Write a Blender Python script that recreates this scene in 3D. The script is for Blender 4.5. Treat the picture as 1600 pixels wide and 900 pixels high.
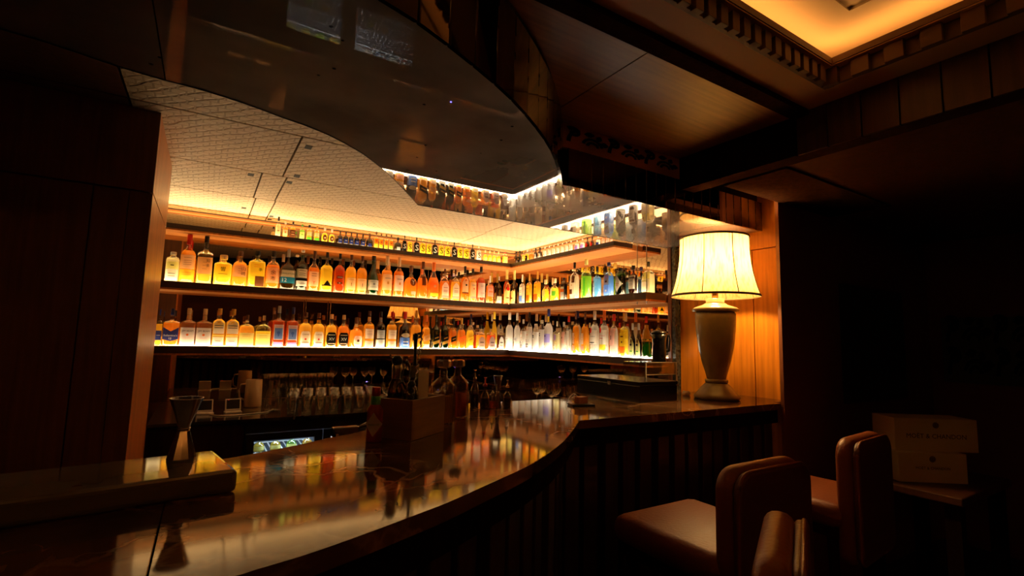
import bpy, bmesh, math, random
from mathutils import Matrix, Vector
random.seed(7)
PI = math.pi
for o in list(bpy.data.objects): bpy.data.objects.remove(o)
scene = bpy.context.scene
COL = scene.collection

# ------------------------------------------------------------------ camera
F = 766.84                                   # focal length in pixels of the 1600x900 frame
EYE = Vector((0, 0, 1.43))
yaw, pit, rol = (math.radians(a) for a in (31.7588, 5.9504, 1.4297))
fw = Vector((math.sin(yaw)*math.cos(pit), math.cos(yaw)*math.cos(pit), math.sin(pit)))
rt = Vector((math.cos(yaw), -math.sin(yaw), 0)); up = rt.cross(fw)
r2 = rt*math.cos(rol) + up*math.sin(rol); u2 = up*math.cos(rol) - rt*math.sin(rol)
cd = bpy.data.cameras.new('camera'); cam = bpy.data.objects.new('camera', cd); COL.objects.link(cam)
cd.sensor_width = 36; cd.lens = F*36/1600; cd.clip_start = .02
cam.matrix_world = Matrix(((r2.x, u2.x, -fw.x, EYE.x), (r2.y, u2.y, -fw.y, EYE.y), (r2.z, u2.z, -fw.z, EYE.z), (0, 0, 0, 1)))
scene.camera = cam
def ray(x, y): return r2*(x-800) - u2*(y-450) + fw*F
def onz(x, y, z): d = ray(x, y); return EYE + d*((z-EYE.z)/d.z)
def ony(x, y, Y): d = ray(x, y); return EYE + d*(Y/d.y)
def onx(x, y, X): d = ray(x, y); return EYE + d*(X/d.x)
def depth(p): return (Vector(p)-EYE).dot(fw)

# ------------------------------------------------------------------ light levels, exposure, world
WARM = (1.0, .50, .14); WARM2 = (1.0, .73, .38); WHITE = (1.0, .87, .68)
E_STRIP, E_LOW_L, E_LOW_R, E_MID, E_TOP, E_COVE, E_FRIDGE = 11, 32.0, 21.0, 13.5, 9.5, 14.0, 12.0
W_BULB = 150
vs = scene.view_settings
vs.view_transform = 'Standard'; vs.look = 'None'; vs.exposure = 0.22; vs.gamma = 1.0; vs.use_curve_mapping = False
w = bpy.data.worlds.new('world'); scene.world = w; w.use_nodes = True
w.node_tree.nodes['Background'].inputs[0].default_value = (.9, .55, .3, 1)
w.node_tree.nodes['Background'].inputs[1].default_value = 0.0
cy = scene.cycles
cy.max_bounces = 10; cy.diffuse_bounces = 4; cy.glossy_bounces = 5; cy.transmission_bounces = 8; cy.transparent_max_bounces = 24
cy.caustics_reflective = True; cy.caustics_refractive = True; cy.sample_clamp_indirect = 4.0

# ------------------------------------------------------------------ materials
MATS = {}
def srgb(c): return tuple((x/12.92 if x <= .04045 else ((x+.055)/1.055)**2.4) for x in c)
def newmat(name):
    m = bpy.data.materials.new(name); m.use_nodes = True
    nt = m.node_tree; nt.nodes.clear()
    return m, nt, nt.nodes, nt.links
def prin(name, col, rough=.5, metal=0, spec=.5, coat=0, trans=0, alpha=1, bump=None, var=None, emis=None):
    """plain principled; var=(scale, amount, stretch) mottles the colour, bump=(scale, strength)"""
    if name in MATS: return MATS[name]
    m, nt, N, L = newmat(name)
    b = N.new('ShaderNodeBsdfPrincipled'); o = N.new('ShaderNodeOutputMaterial'); L.new(b.outputs[0], o.inputs[0])
    b.inputs['Base Color'].default_value = (*col, 1); b.inputs['Roughness'].default_value = rough
    b.inputs['Metallic'].default_value = metal; b.inputs['Specular IOR Level'].default_value = spec
    b.inputs['Coat Weight'].default_value = coat; b.inputs['Transmission Weight'].default_value = trans; b.inputs['Alpha'].default_value = alpha
    if emis: b.inputs['Emission Color'].default_value = (*emis[0], 1); b.inputs['Emission Strength'].default_value = emis[1]
    if var or bump:
        tc = N.new('ShaderNodeTexCoord'); mp = N.new('ShaderNodeMapping'); L.new(tc.outputs['Object'], mp.inputs[0])
        if var: mp.inputs['Scale'].default_value = var[2]
        nz = N.new('ShaderNodeTexNoise'); nz.inputs['Scale'].default_value = (var or bump)[0]; nz.inputs['Detail'].default_value = 5
        L.new(mp.outputs[0], nz.inputs['Vector'])
        if var:
            r = N.new('ShaderNodeValToRGB'); a = var[1]
            r.color_ramp.elements[0].color = (*[c*(1-a) for c in col], 1); r.color_ramp.elements[1].color = (*[min(1, c*(1+a)) for c in col], 1)
            r.color_ramp.elements[0].position = .3; r.color_ramp.elements[1].position = .7
            L.new(nz.outputs[0], r.inputs[0]); L.new(r.outputs[0], b.inputs['Base Color'])
        if bump:
            bp = N.new('ShaderNodeBump'); bp.inputs['Strength'].default_value = bump[1]; bp.inputs['Distance'].default_value = .01
            L.new(nz.outputs[0], bp.inputs['Height']); L.new(bp.outputs[0], b.inputs['Normal'])
    MATS[name] = m; return m
def emit(name, col, s):
    if name in MATS: return MATS[name]
    m, nt, N, L = newmat(name)
    e = N.new('ShaderNodeEmission'); o = N.new('ShaderNodeOutputMaterial'); L.new(e.outputs[0], o.inputs[0])
    e.inputs[0].default_value = (*col, 1); e.inputs[1].default_value = s
    MATS[name] = m; return m
def thin_glass(name, tint, gloss=.1, rough=.03):
    """thin clear shell: mostly see-through, a fresnel-weighted sheen"""
    if name in MATS: return MATS[name]
    m, nt, N, L = newmat(name)
    t = N.new('ShaderNodeBsdfTransparent'); t.inputs[0].default_value = (*tint, 1)
    g = N.new('ShaderNodeBsdfGlossy'); g.inputs['Roughness'].default_value = rough
    f = N.new('ShaderNodeLayerWeight'); f.inputs[0].default_value = .25
    mx = N.new('ShaderNodeMath'); mx.operation = 'MULTIPLY_ADD'; mx.inputs[1].default_value = .6; mx.inputs[2].default_value = gloss*.3
    L.new(f.outputs['Fresnel'], mx.inputs[0])
    s = N.new('ShaderNodeMixShader'); o = N.new('ShaderNodeOutputMaterial')
    L.new(mx.outputs[0], s.inputs[0]); L.new(t.outputs[0], s.inputs[1]); L.new(g.outputs[0], s.inputs[2]); L.new(s.outputs[0], o.inputs[0])
    MATS[name] = m; return m
def liquid(name, col, clear=.25, trl=.6):
    """light-scattering drink: part translucent, part diffuse, part clear"""
    if name in MATS: return MATS[name]
    m, nt, N, L = newmat(name)
    tr = N.new('ShaderNodeBsdfTranslucent'); df = N.new('ShaderNodeBsdfDiffuse'); tp = N.new('ShaderNodeBsdfTransparent')
    for n in (tr, df): n.inputs[0].default_value = (*col, 1)
    tp.inputs[0].default_value = (*[c**.5 for c in col], 1)
    a = N.new('ShaderNodeMixShader'); a.inputs[0].default_value = trl; L.new(df.outputs[0], a.inputs[1]); L.new(tr.outputs[0], a.inputs[2])
    b = N.new('ShaderNodeMixShader'); b.inputs[0].default_value = clear; L.new(a.outputs[0], b.inputs[1]); L.new(tp.outputs[0], b.inputs[2])
    o = N.new('ShaderNodeOutputMaterial'); L.new(b.outputs[0], o.inputs[0])
    MATS[name] = m; return m
def paper(name, col):
    if name in MATS: return MATS[name]
    m, nt, N, L = newmat(name)
    tr = N.new('ShaderNodeBsdfTranslucent'); df = N.new('ShaderNodeBsdfDiffuse')
    for n in (tr, df): n.inputs[0].default_value = (*col, 1)
    a = N.new('ShaderNodeMixShader'); a.inputs[0].default_value = .35; L.new(df.outputs[0], a.inputs[1]); L.new(tr.outputs[0], a.inputs[2])
    o = N.new('ShaderNodeOutputMaterial'); L.new(a.outputs[0], o.inputs[0])
    MATS[name] = m; return m

wood_mid = prin('wood_mid', (.52, .17, .028), .38, var=(3, .25, (14, 14, .8)))
veneer = prin('veneer', (.46, .16, .010), .42, spec=.15, var=(3, .22, (14, 14, .8)))
wood_dark = prin('wood_dark', (.10, .035, .014), .4, var=(3, .3, (14, 14, .8)))
wood_black = prin('wood_black', (.022, .009, .005), .6, spec=0, var=(3, .3, (14, 14, .8)))
wood_ceiling = prin('wood_ceiling', (.26, .095, .02), .42, var=(3, .25, (.8, 16, 16)))
wood_shelf = prin('wood_shelf', (.36, .125, .025), .4, var=(4, .25, (1, 12, 12)))
shelf_edge = prin('shelf_edge', (.045, .018, .009), .4)
slat_gloss = prin('slat_gloss', (.13, .085, .055), .05, metal=1)
cornice_paint = prin('cornice_paint', (.72, .38, .10), .6)
dentil_paint = prin('dentil_paint', (.16, .075, .025), .6)
plaster = prin('plaster', (.45, .30, .14), .8)
black_hole = prin('black_hole', (.006, .005, .004), .7)
chrome = prin('chrome', (.62, .58, .54), .12, metal=1)
steel = prin('steel', (.5, .47, .43), .25, metal=1)
black_plastic = prin('black_plastic', (.012, .011, .010), .3)
dark_metal = prin('dark_metal', (.03, .027, .025), .35, metal=.6)
white_plastic = prin('white_plastic', (.72, .68, .62), .4)
leather = prin('leather', (.24, .06, .014), .42, bump=(70, .18))
leather_dark = prin('leather_dark', (.13, .032, .014), .45, bump=(70, .15))
floor_mat = prin('floor_mat', (.07, .045, .028), .6, var=(5, .4, (1, 1, 1)))
wall_dark = prin('wall_dark', (.22, .07, .026), .5)
white_box = prin('white_box', (.9, .78, .5), .6)
clear_glass = thin_glass('clear_glass', (.93, .93, .90), .3)
acrylic = thin_glass('acrylic', (.86, .84, .78), .25)

def mirror_mat(name, col, rough):
    m = prin(name, col, rough, metal=1); return m
mirror = mirror_mat('mirror_bronze', (.50, .36, .22), .015)

def soffit_mat():
    m, nt, N, L = newmat('soffit_metal')
    b = N.new('ShaderNodeBsdfPrincipled'); o = N.new('ShaderNodeOutputMaterial'); L.new(b.outputs[0], o.inputs[0])
    b.inputs['Metallic'].default_value = 1
    tc = N.new('ShaderNodeTexCoord')
    n1 = N.new('ShaderNodeTexNoise'); n1.inputs['Scale'].default_value = 3.5; n1.inputs['Detail'].default_value = 6; L.new(tc.outputs['Object'], n1.inputs['Vector'])
    r1 = N.new('ShaderNodeValToRGB'); r1.color_ramp.elements[0].color = (.27, .205, .155, 1); r1.color_ramp.elements[1].color = (.46, .37, .30, 1)
    r1.color_ramp.elements[0].position = .35; r1.color_ramp.elements[1].position = .7; L.new(n1.outputs[0], r1.inputs[0])
    v = N.new('ShaderNodeTexVoronoi'); v.inputs['Scale'].default_value = 11; L.new(tc.outputs['Object'], v.inputs['Vector'])
    r2_ = N.new('ShaderNodeValToRGB'); r2_.color_ramp.elements[0].position = .045; r2_.color_ramp.elements[1].position = .07
    r2_.color_ramp.elements[0].color = (.12, .1, .1, 1); r2_.color_ramp.elements[1].color = (1, 1, 1, 1); L.new(v.outputs['Distance'], r2_.inputs[0])
    mx = N.new('ShaderNodeMixRGB'); mx.blend_type = 'MULTIPLY'; mx.inputs[0].default_value = 1
    L.new(r1.outputs[0], mx.inputs[1]); L.new(r2_.outputs[0], mx.inputs[2]); L.new(mx.outputs[0], b.inputs['Base Color'])
    rr = N.new('ShaderNodeMapRange'); rr.inputs[3].default_value = .0; rr.inputs[4].default_value = .015; L.new(n1.outputs[0], rr.inputs[0]); L.new(rr.outputs[0], b.inputs['Roughness'])
    n3 = N.new('ShaderNodeTexNoise'); n3.inputs['Scale'].default_value = 1.6; L.new(tc.outputs['Object'], n3.inputs['Vector'])
    bp = N.new('ShaderNodeBump'); bp.inputs['Strength'].default_value = .02; bp.inputs['Distance'].default_value = .03; L.new(n3.outputs[0], bp.inputs['Height']); L.new(bp.outputs[0], b.inputs['Normal'])
    g = N.new('ShaderNodeBsdfGlossy'); g.inputs['Roughness'].default_value = .55; L.new(mx.outputs[0], g.inputs[0])
    ms = N.new('ShaderNodeMixShader'); ms.inputs[0].default_value = .36; L.new(b.outputs[0], ms.inputs[1]); L.new(g.outputs[0], ms.inputs[2]); L.new(ms.outputs[0], o.inputs[0])
    return m
soffit_metal = soffit_mat()

def marble_mat():
    m, nt, N, L = newmat('brown_marble')
    b = N.new('ShaderNodeBsdfPrincipled'); o = N.new('ShaderNodeOutputMaterial'); L.new(b.outputs[0], o.inputs[0])
    tc = N.new('ShaderNodeTexCoord')
    n1 = N.new('ShaderNodeTexNoise'); n1.inputs['Scale'].default_value = 2.6; n1.inputs['Detail'].default_value = 8; n1.inputs['Distortion'].default_value = 1.2; L.new(tc.outputs['Object'], n1.inputs['Vector'])
    r1 = N.new('ShaderNodeValToRGB'); r1.color_ramp.elements[0].position = .35; r1.color_ramp.elements[1].position = .72
    r1.color_ramp.elements[0].color = (.05, .022, .010, 1); r1.color_ramp.elements[1].color = (.24, .11, .045, 1); L.new(n1.outputs[0], r1.inputs[0])
    mpv = N.new('ShaderNodeMixRGB'); mpv.inputs[0].default_value = .28; L.new(tc.outputs['Object'], mpv.inputs[1]); L.new(n1.outputs['Color'], mpv.inputs[2])
    v = N.new('ShaderNodeTexVoronoi'); v.feature = 'DISTANCE_TO_EDGE'; v.inputs['Scale'].default_value = 5.5; L.new(mpv.outputs[0], v.inputs['Vector'])
    r2_ = N.new('ShaderNodeValToRGB'); r2_.color_ramp.elements[0].position = .0; r2_.color_ramp.elements[1].position = .035
    r2_.color_ramp.elements[0].color = (1, 1, 1, 1); r2_.color_ramp.elements[1].color = (0, 0, 0, 1); L.new(v.outputs['Distance'], r2_.inputs[0])
    n2 = N.new('ShaderNodeTexNoise'); n2.inputs['Scale'].default_value = 1.7; L.new(tc.outputs['Object'], n2.inputs['Vector'])
    r3 = N.new('ShaderNodeValToRGB'); r3.color_ramp.elements[0].position = .45; r3.color_ramp.elements[1].position = .65; L.new(n2.outputs[0], r3.inputs[0])
    mu = N.new('ShaderNodeMath'); mu.operation = 'MULTIPLY'; L.new(r2_.outputs[0], mu.inputs[0]); L.new(r3.outputs[0], mu.inputs[1])
    mx = N.new('ShaderNodeMixRGB'); L.new(mu.outputs[0], mx.inputs[0]); L.new(r1.outputs[0], mx.inputs[1]); mx.inputs[2].default_value = (.62, .40, .24, 1)
    L.new(mx.outputs[0], b.inputs['Base Color']); b.inputs['Roughness'].default_value = .065; b.inputs['Coat Weight'].default_value = .0; b.inputs['Coat Roughness'].default_value = .05
    b.inputs['Specular IOR Level'].default_value = .31
    return m
marble = marble_mat()

def ceiling_panel_mat():
    """pale panel pressed with a woven zig-zag relief"""
    m, nt, N, L = newmat('relief_panel')
    b = N.new('ShaderNodeBsdfPrincipled'); o = N.new('ShaderNodeOutputMaterial'); L.new(b.outputs[0], o.inputs[0]); b.inputs['Roughness'].default_value = .55
    tc = N.new('ShaderNodeTexCoord'); mp = N.new('ShaderNodeMapping'); L.new(tc.outputs['Object'], mp.inputs[0]); mp.inputs['Scale'].default_value = (1, 1, 1)
    br = N.new('ShaderNodeTexBrick'); L.new(mp.outputs[0], br.inputs['Vector']); br.inputs['Scale'].default_value = 5.2
    br.inputs['Mortar Size'].default_value = .022; br.inputs['Brick Width'].default_value = .30; br.inputs['Row Height'].default_value = .24
    br.inputs['Color1'].default_value = (1, 1, 1, 1); br.inputs['Color2'].default_value = (1, 1, 1, 1); br.inputs['Mortar'].default_value = (0, 0, 0, 1)
    w1 = N.new('ShaderNodeTexWave'); w1.wave_type = 'BANDS'; w1.bands_direction = 'DIAGONAL'; w1.wave_profile = 'SIN'; w1.inputs['Scale'].default_value = 8; w1.inputs['Distortion'].default_value = 2.5
    w1.inputs['Detail'].default_value = 1; L.new(mp.outputs[0], w1.inputs['Vector'])
    rw = N.new('ShaderNodeValToRGB'); rw.color_ramp.elements[0].position = .04; rw.color_ramp.elements[1].position = .22; L.new(w1.outputs[0], rw.inputs[0])
    mn = N.new('ShaderNodeMixRGB'); mn.blend_type = 'MULTIPLY'; mn.inputs[0].default_value = 1; L.new(br.outputs[0], mn.inputs[1]); L.new(rw.outputs[0], mn.inputs[2])
    cr = N.new('ShaderNodeMixRGB'); cr.inputs[1].default_value = (.45, .31, .18, 1); cr.inputs[2].default_value = (.64, .48, .29, 1); L.new(mn.outputs[0], cr.inputs[0]); L.new(cr.outputs[0], b.inputs['Base Color'])
    bp = N.new('ShaderNodeBump'); bp.inputs['Strength'].default_value = .9; bp.inputs['Distance'].default_value = .006; L.new(mn.outputs[0], bp.inputs['Height']); L.new(bp.outputs[0], b.inputs['Normal'])
    return m
relief_panel = ceiling_panel_mat()

# ------------------------------------------------------------------ mesh helpers
def link(name, me, mat, parent=None, loc=None):
    o = bpy.data.objects.new(name, me); COL.objects.link(o)
    if mat is not None:
        me.materials.clear(); me.materials.append(mat)
    if parent: o.parent = parent
    if loc is not None: o.location = loc
    return o
def from_bm(name, bm, mat, parent=None, smooth=False, loc=None):
    me = bpy.data.meshes.new(name); bm.normal_update(); bm.to_mesh(me); bm.free()
    if smooth: me.shade_smooth()
    return link(name, me, mat, parent, loc)
def add_box(bm, x0, x1, y0, y1, z0, z1, bev=0):
    vs_ = [bm.verts.new((x, y, z)) for x in (x0, x1) for y in (y0, y1) for z in (z0, z1)]
    fs = [(0, 1, 3, 2), (4, 6, 7, 5), (0, 4, 5, 1), (2, 3, 7, 6), (0, 2, 6, 4), (1, 5, 7, 3)]
    faces = [bm.faces.new([vs_[i] for i in f]) for f in fs]
    if bev:
        es = list({e for f in faces for e in f.edges})
        bmesh.ops.bevel(bm, geom=es, offset=bev, segments=2, affect='EDGES', profile=.5)
def box(name, x0, x1, y0, y1, z0, z1, mat, parent=None, bev=0):
    bm = bmesh.new(); add_box(bm, x0, x1, y0, y1, z0, z1, bev)
    return from_bm(name, bm, mat, parent)
def tag(o, label=None, cat=None, group=None, kind=None):
    if label: o['label'] = label
    if cat: o['category'] = cat
    if group: o['group'] = group
    if kind: o['kind'] = kind
    return o
def struct(o): o['kind'] = 'structure'; return o
def empty(name, loc, label=None, cat=None, group=None, rz=0):
    o = bpy.data.objects.new(name, None); COL.objects.link(o); o.location = loc; o.rotation_euler = (0, 0, rz); o.empty_display_size = .05
    return tag(o, label, cat, group)
def prism(name, pts, z0, z1, mat, parent=None):
    bm = bmesh.new()
    a = [bm.verts.new((x, y, z0)) for x, y in pts]; b = [bm.verts.new((x, y, z1)) for x, y in pts]
    n = len(pts)
    for i in range(n): bm.faces.new((a[i], a[(i+1) % n], b[(i+1) % n], b[i]))
    bm.faces.new(list(reversed(a))); bm.faces.new(b)
    bmesh.ops.triangulate(bm, faces=[f for f in bm.faces if len(f.verts) > 4])
    bmesh.ops.recalc_face_normals(bm, faces=bm.faces[:])
    return from_bm(name, bm, mat, parent)
def lathe(name, prof, mat, parent=None, seg=24, loc=(0, 0, 0), smooth=True, cap_b=True, cap_t=True):
    bm = bmesh.new(); rings = []
    for r, z in prof:
        rings.append([bm.verts.new((loc[0]+r*math.cos(2*PI*k/seg), loc[1]+r*math.sin(2*PI*k/seg), loc[2]+z)) for k in range(seg)])
    for a, b in zip(rings, rings[1:]):
        for k in range(seg): bm.faces.new((a[k], a[(k+1) % seg], b[(k+1) % seg], b[k]))
    if cap_b: bm.faces.new(list(reversed(rings[0])))
    if cap_t: bm.faces.new(rings[-1])
    return from_bm(name, bm, mat, parent, smooth)
def tube(name, pts, r, mat, parent=None, seg=8):
    bm = bmesh.new(); pts = [Vector(p) for p in pts]; rings = []
    for i, p in enumerate(pts):
        t = (pts[min(i+1, len(pts)-1)] - pts[max(i-1, 0)]).normalized()
        a = t.cross(Vector((0, 0, 1)) if abs(t.z) < .9 else Vector((1, 0, 0))).normalized(); b = t.cross(a)
        rr = r[i] if isinstance(r, (list, tuple)) else r
        rings.append([bm.verts.new(p + a*rr*math.cos(2*PI*k/seg) + b*rr*math.sin(2*PI*k/seg)) for k in range(seg)])
    for a, b in zip(rings, rings[1:]):
        for k in range(seg): bm.faces.new((a[k], a[(k+1) % seg], b[(k+1) % seg], b[k]))
    bm.faces.new(rings[0]); bm.faces.new(list(reversed(rings[-1])))
    bmesh.ops.recalc_face_normals(bm, faces=bm.faces[:])
    return from_bm(name, bm, mat, parent, True)
TXT = {}
def text_data(s):
    """(verts, faces) of a flat word, width 1, centred, lying in x-z"""
    if s in TXT: return TXT[s]
    c = bpy.data.curves.new('t', 'FONT'); c.body = s; c.align_x = 'CENTER'; c.align_y = 'CENTER'; c.resolution_u = 2
    o = bpy.data.objects.new('t', c); COL.objects.link(o); bpy.context.view_layer.update()
    me = o.evaluated_get(bpy.context.evaluated_depsgraph_get()).to_mesh()
    v = [tuple(x.co) for x in me.vertices]; f = [tuple(p.vertices) for p in me.polygons]
    bpy.data.objects.remove(o)
    if v:
        x0 = min(p[0] for p in v); x1 = max(p[0] for p in v); y0 = min(p[1] for p in v); y1 = max(p[1] for p in v); k = 1/max(1e-6, x1-x0)
        v = [((p[0]-(x0+x1)/2)*k, (p[1]-(y0+y1)/2)*k) for p in v]
    TXT[s] = (v, f); return TXT[s]
def crom(pts, n):
    out = []
    P = [Vector((*p, 0)) for p in pts]
    for i in range(len(P)-1):
        p0, p1, p2, p3 = P[max(i-1, 0)], P[i], P[i+1], P[min(i+2, len(P)-1)]
        for k in range(n):
            t = k/n; q = .5*((2*p1)+(p2-p0)*t+(2*p0-5*p1+4*p2-p3)*t*t+(3*p1-p0-3*p2+p3)*t**3); out.append((q.x, q.y))
    out.append(pts[-1]); return out

# ------------------------------------------------------------------ key levels
Z_LOW, Z_MID, Z_TOP, Z_CEIL, Z_SOF, Z_WOOD, Z_BAR, Z_BACK = 1.315, 1.80, 2.235, 2.43, 2.155, 2.46, 1.105, .88
YF, XF, YB, XB = 4.434, 2.725, 4.69, 3.0            # shelf fronts and mirror planes

# ------------------------------------------------------------------ room shell
struct(box('floor', -3.2, 6.0, -3.2, 5.0, -.1, 0, floor_mat))
struct(box('wall_back', -3.2, 6.0, YB+.02, YB+.14, 0, 2.9, wall_dark))
struct(box('wall_left', -3.3, -3.2, -3.2, 5.0, 0, 2.9, wall_dark))
struct(box('wall_front', -3.2, 6.0, -3.3, -3.2, 0, 2.9, wall_dark))
struct(box('wall_far_right', 4.9, 5.0, -3.2, 1.58, 0, 2.9, wall_dark))
struct(box('wall_right', 2.805, 4.9, 1.58, 1.60, 0, 2.9, wall_dark))
wr = struct(box('wall_right_inner', XB+.02, XB+.12, 1.605, YB+.02, 0, 2.9, wood_mid))
# veneer boards behind the lamp, with a top rail line and shadow joints between the boards
yj = [1.605, onx(1178, 500, XB).y, onx(1090, 500, XB).y, 2.452]
zr = onx(1211, 386, XB).z
for a, b in zip(yj, yj[1:]):
    box('veneer_board', XB, XB+.02, a+.003, b-.003, .0, zr-.004, veneer, wr)
    box('veneer_board', XB, XB+.02, a, b, zr+.004, Z_CEIL+.2, veneer, wr)
# black mosaic strip and frame post that end the shelving
mos = box('mosaic_strip', XB-.05, XB+.02, 2.455, 2.485, Z_BAR-.3, Z_SOF, prin('mosaic', (.035, .035, .03), .25, var=(60, .9, (1, 1, 1))), None); tag(mos, 'narrow black mosaic strip between bottle shelves and veneer wall behind lamp', 'mosaic strip')
fp = box('shelf_post', XB-.06, XB+.02, 2.487, 2.515, Z_BACK+.1, Z_SOF-.006, wood_dark); tag(fp, 'upright wooden post closing the lamp end of the bottle shelves', 'post')

# mirrors behind the shelves
m1 = box('back_mirror', -.6, XB+.02, YB, YB+.02, Z_BACK, Z_CEIL, mirror); tag(m1, 'long bronze mirror behind the whisky shelves', 'mirror')
m2 = box('side_mirror', XB, XB+.02, 2.515, YB, Z_BACK, Z_CEIL, mirror); tag(m2, 'bronze mirror behind the gin and vodka shelves', 'mirror')

# pillar at the left, clad in boards
pillar_wood = prin('pillar_wood', (.24, .085, .035), .45, var=(3, .25, (14, 14, .8)))
pl = struct(box('wall_pillar', -3.2, -.262, 2.735, 3.6, 0, 2.9, wood_dark))
zs = 2.05
for a, b in ((-3.2, -1.4), (-1.395, -.9), (-.895, -.46), (-.455, -.335), (-.332, -.25)):
    box('pillar_board', a, b, 2.715, 2.735, 0, zs-.004, pillar_wood, pl)
box('pillar_board', -3.2, -.25, 2.715, 2.735, zs+.004, 2.6, pillar_wood, pl)
for z0, z1 in ((0, zs-.004), (zs+.004, 2.6)):
    box('pillar_board', -.262, -.25, 2.735, 2.80, z0, z1, wood_mid, pl)
    box('pillar_board', -.262, -.25, 2.804, 3.6, z0, z1, wood_mid, pl)

# panelled bar ceiling
cl = struct(box('ceiling_bar', -3.2, XB+.1, 2.02, YB+.1, Z_CEIL+.03, Z_CEIL+.06, black_hole))
def cpanel(x0, x1, y0, y1): return box('ceiling_panel', x0+.005, x1-.005, y0+.006, y1-.006, Z_CEIL, Z_CEIL+.03, wood_dark if x1 < -.3 else relief_panel, cl)  # leftmost panels coloured dark in place of shade on the pale relief
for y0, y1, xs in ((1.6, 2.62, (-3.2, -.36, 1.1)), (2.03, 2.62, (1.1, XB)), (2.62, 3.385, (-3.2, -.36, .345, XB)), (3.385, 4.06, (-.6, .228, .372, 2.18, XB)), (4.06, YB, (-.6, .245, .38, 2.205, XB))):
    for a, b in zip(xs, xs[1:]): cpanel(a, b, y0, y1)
for p in [(482, 230), (392, 273), (464, 275), (452, 285), (381, 325), (424, 338)]:
    q = onz(*p, Z_CEIL); box('square_socket', q.x-.017, q.x+.017, q.y-.03, q.y+.03, Z_CEIL-.001, Z_CEIL+.01, black_hole, cl)
# warm strips where the ceiling meets the mirrors
ZL = Z_CEIL-.05
for nm, led, strip, em in (('whisky', (-.42, XB-.06, YB-.055, YB-.001), (-.40, XB-.07, YB-.040, YB-.018), emit('strip', WARM2, E_STRIP)),
                           ('gin and vodka', (XB-.055, XB-.001, 2.53, YB-.06), (XB-.040, XB-.018, 2.55, YB-.07), emit('strip_r', (1, .72, .38), E_STRIP))):
    e = empty('cove_ledge', (0, 0, 0), 'slim wooden light ledge along the top of the %s mirror' % nm, 'light ledge')
    box('ledge_board', *led, ZL-.012, ZL, wood_shelf, e)
    x0, x1, y0, y1 = led
    box('ledge_lip', x0 if nm == 'whisky' else x0, x1 if nm == 'whisky' else x0+.006, y0, y0+.006 if nm == 'whisky' else y1, ZL, ZL+.010, shelf_edge, e)
    box('light_strip', *strip, ZL+.001, ZL+.006, em, e)

# ------------------------------------------------------------------ soffit over the bar
s_in = [onz(x, y, Z_SOF) for x, y in [(652.7, 320.2), (640, 306), (620, 285), (600, 266), (580, 250), (560, 236), (520, 214), (480, 197), (440, 183), (400, 168), (350, 151), (300, 136), (250, 123), (180, 102), (100, 75), (0, 45)]]
s_in = [(p.x, p.y) for p in s_in] + [(-1.0, 1.60), (-3.15, 1.58)]
s_out = [onz(x, y, Z_SOF) for x, y in [(875, 288), (872, 270), (866, 250), (856, 228), (840, 205), (820, 180), (790, 148), (750, 113), (700, 73), (650, 36), (600, 5)]]
s_out = [(p.x, p.y) for p in s_out] + [(.05, .955), (-.4, .91), (-3.15, .86)]
YS = s_out[0][1]; YI = s_in[0][1]; XSE = 2.965
s_in_s = crom(s_in, 4); s_out_s = crom(s_out, 5)
sof = empty('bar_soffit', (0, 0, 0), 'polished brown metal soffit sweeping above the bar with glossy slat fascia', 'soffit')
# underside sheets: one left of the seam, one right of it
XSEAM = onz(248, 60, Z_SOF).x
def clipx(pts, x, keep_right):
    out = []
    for a, b in zip(pts, pts[1:]):
        ia = (a[0] >= x) == keep_right
        if ia: out.append(a)
        if (a[0] >= x) != (b[0] >= x):
            t = (x-a[0])/(b[0]-a[0]); out.append((x, a[1]+(b[1]-a[1])*t))
    if (pts[-1][0] >= x) == keep_right: out.append(pts[-1])
    return out
poly_r = [(XSE, YS)] + clipx(s_out_s, XSEAM+.0015, True) + list(reversed(clipx(s_in_s, XSEAM+.0015, True))) + [(XSE, YI)]
poly_l = clipx(s_out_s, XSEAM-.0015, False) + list(reversed(clipx(s_in_s, XSEAM-.0015, False)))
prism('underside_sheet', poly_r, Z_SOF, Z_SOF+.02, soffit_metal, sof)
prism('underside_sheet', poly_l, Z_SOF, Z_SOF+.02, soffit_metal, sof)
poly_all = [(XSE, YS+.02)] + [(x-.012, y+.015) for x, y in s_out_s] + list(reversed([(x+.012, y-.012) for x, y in s_in_s])) + [(XSE, YI-.02)]
prism('soffit_core', poly_all, Z_SOF+.02, Z_CEIL-.002, wood_black, sof)
edge = [(XSE, YI)] + s_in_s
for k in (0,):
    bm = bmesh.new()
    for a, b in zip(edge, edge[1:]):
        v = [bm.verts.new((a[0], a[1], Z_SOF-.002)), bm.verts.new((b[0], b[1], Z_SOF-.002)), bm.verts.new((b[0], b[1], Z_CEIL-.002)), bm.verts.new((a[0], a[1], Z_CEIL-.002))]; bm.faces.new(v)
    bmesh.ops.solidify(bm, geom=bm.faces[:], thickness=.008)
    from_bm('inner_edge_trim', bm, dark_metal, sof)
def resample(pts, step):
    out = [Vector((*pts[0], 0))]; acc = 0
    P = [Vector((*p, 0)) for p in pts]
    for a, b in zip(P, P[1:]):
        l = (b-a).length; t = step-acc
        while t <= l:
            out.append(a+(b-a)*(t/l)); t += step
        acc = (acc+l) % step
    return out
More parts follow.
